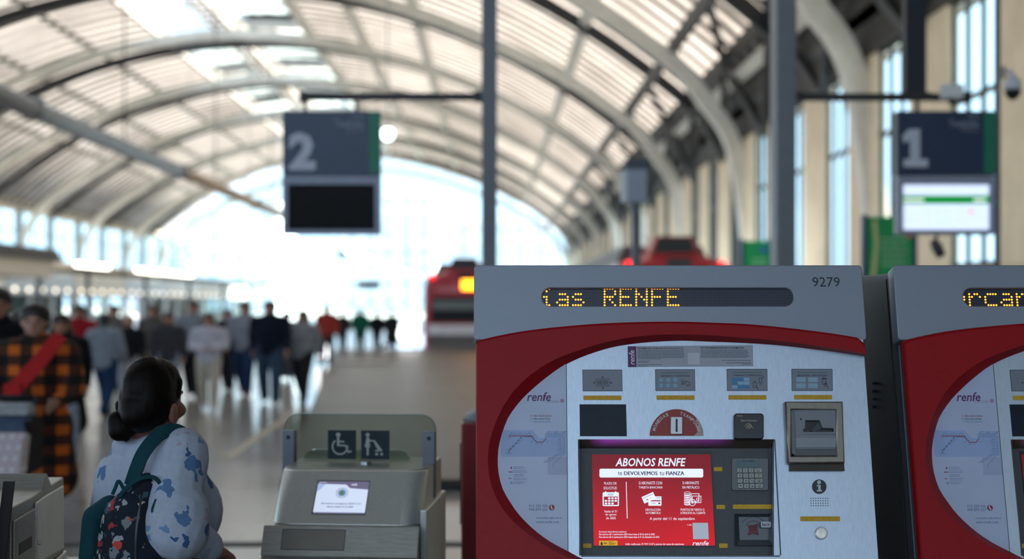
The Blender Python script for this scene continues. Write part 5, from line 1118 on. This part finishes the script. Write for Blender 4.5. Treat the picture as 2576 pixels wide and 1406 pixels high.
for t, e in ((.75, .012), (.9, .014), (1.0, .01)): q_ = sh_.lerp(el_, t); sw.cap(q_, q_+Vector((.01,0,-.004)), .088+e, .086+e)
for t in (.25, .45, .8): q_ = el_.lerp(wr_, t); sw.cap(q_, q_+hd_*.006, .085-.04*t+.008, .082-.04*t+.008)
sw.chain([lsh, lel, lwr-fd*.02], [.078, .082, .05]); sw.cap(B(0, .03, .68), B(0, .03, .72), .19, .195, (fd, .9))
link('sweater', sw.mesh('sweater', .0085, 3), M_sweat, wo)
AX = (rh, fh, UP)
hr = Blob(); hr.ell(H(0, -.022, .030), (.085, .102, .106), AX).ell(H(.0, .012, .062), (.076, .090, .073), AX).ell(H(0, -.07, -.03), (.074, .068, .075), AX).ell(H(.035, -.03, .0), (.055, .085, .085), AX).ell(H(-.035, -.03, .0), (.055, .085, .085), AX)
hr.cap(H(.062, .05, .055), H(.072, .03, .01), .018, .014).cap(H(-.062, .05, .055), H(-.072, .03, .01), .018, .014); hr.cap(H(0, -.09, -.045), L(322, 1042, 4.56), .055, .034)
hair = link('hair', hr.mesh('hair', .007, 4), M_hair, wo)
pt = Blob().chain([L(316, 1044, 4.555), L(297, 1060, 4.54), L(300, 1083, 4.53), L(318, 1102, 4.52)], [.026, .036, .036, .014]); pt.ell(L(318, 1072, 4.54), (.036, .036, .04))
link('ponytail', pt.mesh('ponytail', .007, 4), M_hair, wo)
tc_ = L(320, 1040, 4.56); tn = (L(297, 1060, 4.54)-L(345, 1020, 4.58)).normalized(); ta = tn.orthogonal().normalized(); tb = tn.cross(ta)
MB().tube([tc_+(ta*math.cos(2*math.pi*k/18)+tb*math.sin(2*math.pi*k/18))*(.034+.004*(k%2)) for k in range(19)], .014, 8).build('scrunchie', cloth('scrunchie', '#08080a'), wo, smooth=True)
sd_ = MB(); T_ = (L(322, 1042, 4.56)-H(0, -.022, .03)).normalized(); U_ = T_.orthogonal().normalized(); V_ = T_.cross(U_)
for k in range(64):
    ph = 2*math.pi*(k+random.uniform(-.3, .3))/64; line = []
    for t in range(28, 150, 8):
        t_ = math.radians(t+random.uniform(-1, 1)); d_ = T_*math.cos(t_)+(U_*math.cos(ph)+V_*math.sin(ph))*math.sin(t_); a_, b__, c_ = d_.dot(rh), d_.dot(fh), d_.z
        if b__ > .62 or (b__ > .3 and c_ < .12) or c_ < -.55: break
        rr = 1/math.sqrt((a_/.0825)**2+(b__/.097)**2+(c_/.106)**2); line.append(H(0, -.022, .03)+d_*(rr-.0012))
    if len(line) > 3: sd_.tube(line, [.0022]*(len(line)-1)+[.0012], 5)
o = sd_.build('hair_strands', M_hair, wo, smooth=True); o['kind'] = 'stuff'
sh = MB()
for k in range(46):
    a_ = random.uniform(-.07, .07); f_ = random.uniform(-.08, .1); z_ = math.sqrt(max(.0, 1-(a_/.09)**2-((f_+.02)/.115)**2))*.108+.03
    p0 = H(a_, f_, z_-.006); dr_ = Vector((random.uniform(-.02, .03), random.uniform(-.02, .02), random.uniform(.004, .022)))
    sh.tube([p0, p0+dr_*.6+UP*.006, p0+dr_], .0006, 4)
o = sh.build('stray_hair', M_hair, wo); o['kind'] = 'stuff'
for s in (-1, 1):
    e_ = H(s*.031, .088, .004); MB().sphere(e_, .0115, 10, 8).build('eye', mat('eye_white', '#d8d4d0', rough=.2), wo, smooth=True)
    MB().sphere(e_+fh*.007, .0062, 8, 6).build('iris', mat('eye_dark', '#1a100c', rough=.2), wo, smooth=True)
    MB().tube([H(s*.016, .103, .020), H(s*.034, .1, .026), H(s*.052, .084, .019)], [.003, .004, .002], 6).build('eyebrow', M_hair, wo)
tr_ = Blob()
for s in (-1, 1): tr_.chain([B(s*.09, .02, .70), B(s*.09, .05+.06*s, .40), B(s*.09, -.02+.12*s, .09)], [.125, .09, .07])
tr_.cap(B(-.07, .02, .72), B(.07, .02, .72), .13, .13); link('trousers', tr_.mesh('trousers', .015, 4), cloth('jeans_dark', '#1d2533'), wo)
for s in (-1, 1): link('shoe', Blob().cap(B(s*.09, -.05+.12*s, .045), B(s*.09, .14+.12*s, .04), .048, .04).mesh('shoe', .01, 2), cloth('shoe_black', '#15161a'), wo)
tag(wo, 'person with a dark ponytail and pale printed sweater standing at the gate, seen from behind', 'person')
# backpack on her back
bc = W(345, 1400, 4.42); bk = empty('backpack', bc)
def K(px, py, d): return W(px, py, d)-bc
bb = Blob().chain([K(372, 1232, 4.41), K(345, 1300, 4.40), K(350, 1400, 4.38), K(360, 1470, 4.38)], [.055, .095, .115, .115]); bb.chain([K(300, 1290, 4.42), K(285, 1400, 4.42), K(285, 1480, 4.42)], [.05, .06, .06]).chain([K(400, 1290, 4.44), K(440, 1380, 4.42), K(460, 1480, 4.42)], [.05, .07, .08])
link('floral_body', bb.mesh('floral_body', .009, 4), M_floral, bk)
sb = Blob().chain([K(275, 1268, 4.46), K(246, 1300, 4.47), K(240, 1400, 4.47), K(242, 1490, 4.47)], [.03, .042, .045, .045], (Vector((.3, 1, 0)), 1.5)); link('teal_side', sb.mesh('teal_side', .009, 3), M_teal, bk)
def ribbon(name, P_, wd, th, m, parent, nrm_=Vector((0,-1,.2))):
    C_ = catmull(P_, 6); mb = MB(); rg = []
    for i, p in enumerate(C_):
        d_ = (C_[min(i+1, len(C_)-1)]-C_[max(i-1, 0)]).normalized(); s_ = d_.cross(nrm_).normalized(); n_ = s_.cross(d_); b_0 = len(mb.v)
        mb.v += [p-s_*wd/2, p+s_*wd/2, p+s_*wd/2-n_*th, p-s_*wd/2-n_*th]; rg.append(b_0)
    for a_, c_ in zip(rg, rg[1:]): mb.f += [(a_+k, a_+(k+1)%4, c_+(k+1)%4, c_+k) for k in range(4)]
    mb.f += [(rg[0]+3, rg[0]+2, rg[0]+1, rg[0]), tuple(rg[-1]+k for k in range(4))]; return mb.build(name, m, parent)
ribbon('shoulder_strap', [K(470, 1098, 4.52), K(440, 1082, 4.47), K(400, 1092, 4.425), K(362, 1135, 4.38), K(342, 1180, 4.37), K(328, 1222, 4.37)], .042, .01, M_teal, bk)
ribbon('top_binding', [K(290, 1262, 4.355), K(318, 1226, 4.345), K(350, 1204, 4.345), K(385, 1200, 4.35), K(408, 1222, 4.36)], .012, .008, M_teal, bk)
ribbon('grab_loop', [K(312, 1232, 4.36), K(298, 1210, 4.355), K(290, 1226, 4.355), K(282, 1244, 4.36)], .01, .005, M_teal, bk)
ribbon('front_strap', [K(496, 1200, 4.52), K(502, 1260, 4.47), K(512, 1330, 4.46)], .025, .006, cloth('strap_black', '#0e1013'), bk)
ribbon('front_zip', [K(362, 1215, 4.337), K(352, 1270, 4.295), K(342, 1340, 4.27), K(340, 1420, 4.26)], .006, .003, M_black, bk)
ribbon('zip_cord', [K(392, 1255, 4.33), K(382, 1285, 4.31), K(396, 1300, 4.315), K(386, 1325, 4.30)], .006, .004, M_teal, bk)
tag(bk, 'navy floral backpack with teal straps hanging on the back of the ponytailed person', 'backpack')
# ------------------------------------------------------------------ passers-by
def template(stride, arms, coat=False):
    """figure 1.72 m tall facing -y; returns meshes of body and clothing"""
    hip = .92; out = {}
    ankle = {1: Vector((.09, -.26*stride, .09)), -1: Vector((-.09, .30*stride, .12 if stride > .3 else .09))}
    knee = {1: Vector((.095, -.20*stride, .50)), -1: Vector((-.095, .02*stride, .50))}
    hp = {s: Vector((s*.085, 0, hip)) for s in (1, -1)}
    b = Blob(); b.ell((0, -.005, 1.615), (.073, .092, .105)).ell((0, -.035, 1.56), (.055, .06, .07)).cap((0, -.095, 1.60), (0, -.112, 1.58), .011, .015).ell((0, -.083, 1.545), (.026, .018, .01))
    for s in (1, -1): b.ell((s*.076, .005, 1.60), (.011, .02, .032))
    b.chain([(0, .01, 1.55), (0, .015, 1.46)], [.052, .058]); b.cap((-.12, .02, 1.39), (.12, .02, 1.39), .062, .062); b.chain([(0, .01, 1.33), (0, 0, 1.15), (0, 0, .95)], [.085, .09, .10])
    J = {}
    for s in (1, -1):
        shd = Vector((s*.19, .01, 1.40)); m_ = arms[0 if s == 1 else 1]
        if m_ == 'push': e_ = Vector((s*.24, -.06, 1.14)); w_ = Vector((s*.16, -.30, 1.05))
        elif m_ == 'fold': e_ = Vector((s*.25, -.02, 1.14)); w_ = Vector((s*.05, -.2, 1.10))
        else: e_ = Vector((s*.235, .03+.12*m_, 1.13)); w_ = Vector((s*.235, -.06+.26*m_, .90))
        J[s] = (shd, e_, w_); b.chain([shd, e_, w_], [.05, .04, .028]); d_ = (w_-e_).normalized(); sd_ = d_.cross(Vector((0, 1, 0)) if abs(d_.y) < .8 else Vector((0, 0, 1))).normalized(); nn = sd_.cross(d_)
        b.ell(w_+d_*.05, (.018, .05, .04), (nn, d_, sd_) if False else (sd_, d_, nn))
        for k, l_ in enumerate((.055, .065, .06, .048)):
            a_ = w_+d_*.085+nn*(-.03+.02*k); c_ = a_+d_*l_*.55; b.chain([a_, c_, c_+d_*l_*.35-sd_*s*.018], [.0095, .009, .0085])
        b.chain([w_+d_*.03+nn*.035, w_+d_*.075+nn*.058], [.011, .0095])
        b.chain([hp[s], knee[s], ankle[s]], [.095, .06, .04]); b.cap(ankle[s]+Vector((0, .03, -.045)), ankle[s]+Vector((0, -.14, -.05)), .038, .03)
    out['body'] = b.mesh('body', .0105, 2)
    t = Blob(); t.cap((-.12, .01, 1.385), (.12, .01, 1.385), .11, .11); t.ell((0, 0, 1.22), (.205, .135, .24)).ell((0, 0, 1.02), (.19, .135, .2)).cap((0, .012, 1.43), (0, .012, 1.475), .10, .088)
    if coat: t.ell((0, 0, .85), (.23, .17, .26)); t.chain([(-.06, 0, .8), (-.09, 0, .5)], [.16, .17]).chain([(.06, 0, .8), (.09, 0, .5)], [.16, .17])
    else: t.cap((-.06, 0, .90), (.06, 0, .90), .13, .13)
    for s in (1, -1): a_, e_, w_ = J[s]; t.chain([a_, e_, w_+(e_-w_).normalized()*.03], [.078, .066, .046])
    out['jacket'] = t.mesh('jacket', .016, 4)
    q = Blob(); q.cap((-.05, 0, .93), (.05, 0, .93), .125, .125)
    for s in (1, -1): q.chain([hp[s], knee[s], ankle[s]+Vector((0, 0, .0))], [.115, .083, .066])
    out['trousers'] = q.mesh('trousers', .016, 4)
    for s, nm in ((1, 'shoe'), (-1, 'shoe2')): out[nm] = Blob().cap(ankle[s]+Vector((0, .035, -.045)), ankle[s]+Vector((0, -.15, -.05)), .047, .038).cap(ankle[s], ankle[s]+Vector((0, 0, -.03)), .045, .045).mesh('shoe', .012, 2)
    return out
def hairs():
    a = Blob().ell((0, .012, 1.65), (.094, .106, .092)).ell((0, .04, 1.60), (.09, .08, .09)).mesh('hair', .011, 3)
    c = Blob().ell((0, .012, 1.65), (.095, .108, .094)).ell((0, .05, 1.58), (.098, .08, .1)).chain([(-.07, .03, 1.58), (-.085, .02, 1.45), (-.08, .01, 1.36)], [.035, .04, .025]).chain([(.07, .03, 1.58), (.085, .02, 1.45), (.08, .01, 1.36)], [.035, .04, .025]).cap((0, .07, 1.5), (0, .09, 1.36), .075, .05).mesh('hair', .011, 3)
    return a, c
TPL = {'walk': template(1.0, (.5, -.6)), 'walk2': template(.7, (-.5, .5)), 'stand': template(.12, (0, 0)), 'fold': template(.8, ('fold', 'fold')), 'push': template(.3, ('push', 'push'), True), 'coat': template(.6, (.3, -.3), True)}
HS, HLg = hairs(); me_eye = MB().sphere((-.032, -.088, 1.612), .011, 8, 6).mesh('eye', True); me_eye2 = MB().sphere((.032, -.088, 1.612), .011, 8, 6).mesh('eye', True)
me_bag = Blob().ell((-.36, 0, .62), (.07, .15, .16)).ell((-.36, 0, .56), (.075, .16, .1)).mesh('shoulder_bag', .015, 3); me_bagh = MB().tube([(-.35, -.09, .75), (-.30, -.05, .88), (-.30, .05, .88), (-.35, .09, .75)], .01, 6).mesh('handle', True)
def place(o, me, m, parent):
    q = bpy.data.objects.new(o, me); COL.objects.link(q); q.parent = parent
    if not me.materials: me.materials.append(None)
    q.material_slots[0].link = 'OBJECT'; q.material_slots[0].material = m; return q
def person(px, top, d, pose, face, label, top_c, leg_c, hair_c='#1f1712', long=False, shoe_c='#17181b', skin_c='#a8745e', bag=None, sx=1.18, group='travellers crossing the concourse', base=0.0):
    Ht = CH-(top-CY)/F*d-base; k = Ht/1.72; o = empty('person', ((px-CX)/F*d, d, base), math.radians(face)); o.scale = (k*sx, k, k)
    T = TPL[pose]; place('body', T['body'], skin('skin_'+skin_c[1:], skin_c), o)
    tm_ = top_c if not isinstance(top_c, str) else cloth(top_c[1:], top_c); place('jacket', T['jacket'], tm_, o); place('trousers', T['trousers'], cloth(leg_c[1:], leg_c), o)
    place('shoe', T['shoe'], cloth(shoe_c[1:], shoe_c), o); place('shoe', T['shoe2'], cloth(shoe_c[1:], shoe_c), o)
    place('hair', HLg if long else HS, mat('hair_'+hair_c[1:], hair_c, rough=.5, var=.3, scale=40), o)
    place('eye', me_eye, mat('eye_dark', '#1a100c'), o); place('eye', me_eye2, mat('eye_dark', '#1a100c'), o)
    tag(o, label, 'person', group)
    if bag:
        g = empty('shoulder_bag', o.location, o.rotation_euler.z); g.scale = o.scale; place('bag_body', me_bag, cloth(bag[1][1:], bag[1]), g); place('handle', me_bagh, cloth(bag[1][1:], bag[1]), g); tag(g, bag[0], 'bag')
    return o
M_plaid = plaid_mat('orange_plaid', .14, '#120d0e', '#4a2414', '#cc641a')
pl = person(88, 768, 9.6, 'push', 8, 'person in an orange and black plaid coat with a red sash pushing a pushchair', M_plaid, '#4d6a8c', '#1a1311', skin_c='#a97f6e')
def PLp(px, py, d): return W(px, py, d)
sa = catmull([PLp(150, 842, 9.36), PLp(110, 895, 9.28), PLp(70, 940, 9.22), PLp(30, 985, 9.2)], 5); 
ss = empty('sash', sa[-1]); ribbon('sash_band', [p-sa[-1] for p in sa], .10, .015, cloth('sash_red', '#b3282a', .08), ss); MB().box(-.05, .06, -.02, .02, -.05, .05).build('sash_fold', cloth('sash_red', '#b3282a'), ss); tag(ss, 'bright red sash worn diagonally across the plaid coat', 'sash')
# pushchair
st_ = empty('pushchair', W(20, 1300, 9.0)); st_.location.z = 0; bx = st_.location
def Q(px, py, d=9.0): return W(px, py, d)-bx
M_fr = mat('pushchair_frame', '#3a3f48', rough=.4, metal=.6)
MB().tube([Q(-30, 998), Q(20, 1002), Q(82, 1000)], .022, 10).build('handle', mat('handle_foam', '#0f1013', rough=.8), st_, smooth=True)
MB().tube([Q(86, 1000), Q(84, 1060), Q(68, 1190, 8.9), Q(58, 1330, 8.7)], .016, 8).build('frame_tube', M_fr, st_, smooth=True); MB().tube([Q(-34, 1000), Q(-34, 1060), Q(-40, 1190, 8.9), Q(-46, 1330, 8.7)], .016, 8).build('frame_tube', M_fr, st_, smooth=True)
def slab_q(name, p, th, m): return MB().prism(p, [q_+Vector((0, th, -.01)) for q_ in p]).build(name, m, st_, bevel=.02)
slab_q('canopy', [Q(-60, 1012, 8.9), Q(74, 1012, 8.9), Q(72, 1046, 8.82), Q(-60, 1046, 8.82)], .16, cloth('pram_grey', '#9aa0a4'))
slab_q('seat', [Q(-60, 1046, 8.86), Q(68, 1046, 8.86), Q(62, 1092, 8.72), Q(-60, 1092, 8.72)], .12, cloth('pram_blue', '#4a5a72'))
slab_q('blanket', [Q(-60, 1088, 8.7), Q(62, 1088, 8.7), Q(50, 1200, 8.45), Q(-60, 1200, 8.45)], .14, plaid_mat('blanket_check', .06, '#b9b6c0', '#c2adb3', '#d0d2d8'))
MB().prism([Q(62, 1060, 8.8), Q(72, 1070, 8.8), Q(66, 1190, 8.6), Q(52, 1200, 8.6)], [p+Vector((0, .3, 0)) for p in (Q(62, 1060, 8.8), Q(72, 1070, 8.8), Q(66, 1190, 8.6), Q(52, 1200, 8.6))]).build('side_panel', cloth('pram_black', '#121316'), st_)
for x in (-.11, .11):
    for y in (-.35, .25): MB().disc((x-.015, y, .12), (1, 0, 0), .12, .12, .03, 20).build('wheel', M_black, st_)
MB().bar((0, -.35, .14), (0, .25, .2), .2, .03).build('chassis', M_fr, st_); MB().bar((-.1, .0, .18), (-.08, -.1, .75), .03, .03).bar((.1, .0, .18), (.08, -.1, .75), .03, .03).build('struts', M_fr, st_)
tag(st_, 'grey pushchair with a checked blanket at the left picture edge', 'pushchair')
person(-6, 728, 10.9, 'coat', 20, 'person in a long black coat cut off by the left picture edge', '#0d0f12', '#14161a')
person(57, 785, 11.5, 'stand', 0, 'person with a pale top half hidden behind the head of the plaid coat', '#b8a7b0', '#2a2e38', '#2a1d18', True)
person(154, 792, 14.5, 'coat', 15, 'long haired person in a black coat and light jeans right of the plaid coat', '#101114', '#8794a6', '#16100e', True, bag=('brown shoulder bag carried beside the red jacket', '#3a2f28'))
person(197, 768, 22, 'walk', -8, 'person in a bright red jacket left of the grey hoodie', '#8c1420', '#1b2c48', '#1a1210', sx=1.22)
person(264, 790, 21, 'walk', 170, 'person in a grey hoodie and blue jeans walking away', '#7c8490', '#173050', '#15110f', shoe_c='#101114', sx=1.22)
person(287, 768, 27, 'stand', 0, 'person in a grey brown top just behind the grey hoodie', '#5c5a58', '#39383a')
person(324, 795, 23, 'walk2', 5, 'pale haired person in a black jacket above the ponytail', '#1b1c21', '#aab2c0', '#a08c80')
person(385, 768, 26, 'stand', -5, 'tall person in a taupe jacket behind the ponytailed head', '#4f4c48', '#7d7367', bag=('pale tote bag carried by the person in the taupe jacket', '#b7a690'))
person(424, 786, 23, 'stand', 10, 'person in a charcoal jacket just right of the taupe jacket', '#3a3c42', '#8c94a4', '#171210')
person(487, 758, 25, 'walk', 4, 'tall person in a grey sweater and black trousers left of the white outfit', '#7a808a', '#14161c', shoe_c='#2a1c1e')
person(525, 790, 22, 'fold', 6, 'person dressed in white with folded arms', '#b9b8c4', '#b3ab9e', '#4a3328', True, shoe_c='#d0d0d8')
person(574, 780, 27, 'walk2', -6, 'person in black between the white outfit and the grey shirt', '#121318', '#1a1d28', bag=('dark blue bag carried by the person in black', '#151e30'))
person(616, 760, 25.6, 'walk', -4, 'person in a grey shirt, blue jeans and red shoes', '#868996', '#1a3252', '#2a1e18', shoe_c='#7c1c28', sx=1.22)
person(679, 758, 23.6, 'walk2', 2, 'person in a navy jacket and grey blue jeans', '#10182a', '#34485e', '#17110f', sx=1.28)
person(722, 784, 31, 'walk', 0, 'small reddish figure between the navy jacket and the pink top', '#6f2c38', '#3a3c48')
person(762, 782, 24, 'walk', -12, 'person in an open grey jacket over a pink top', '#8b8d94', '#1d1f24', '#3a2620', True)
person(822, 768, 38, 'walk2', 5, 'distant person in a rust red top behind the glare box', '#8c3028', '#2a2a30')
person(862, 782, 46, 'walk', 3, 'distant person in a dark brown coat on the far stone slab', '#2b2426', '#33292c', base=SZ)
person(906, 776, 46.5, 'stand', -4, 'distant person in a green jacket on the far stone slab', '#0c5c48', '#24504a', sx=1.3, base=SZ)
person(948, 784, 47, 'walk2', 0, 'distant person in black just right of the green jacket', '#15161a', '#1c1d22', sx=1.2, base=SZ)
person(986, 782, 47.5, 'coat', 2, 'distant person in a dark coat left of the wide glare box', '#1e2026', '#222226', base=SZ)
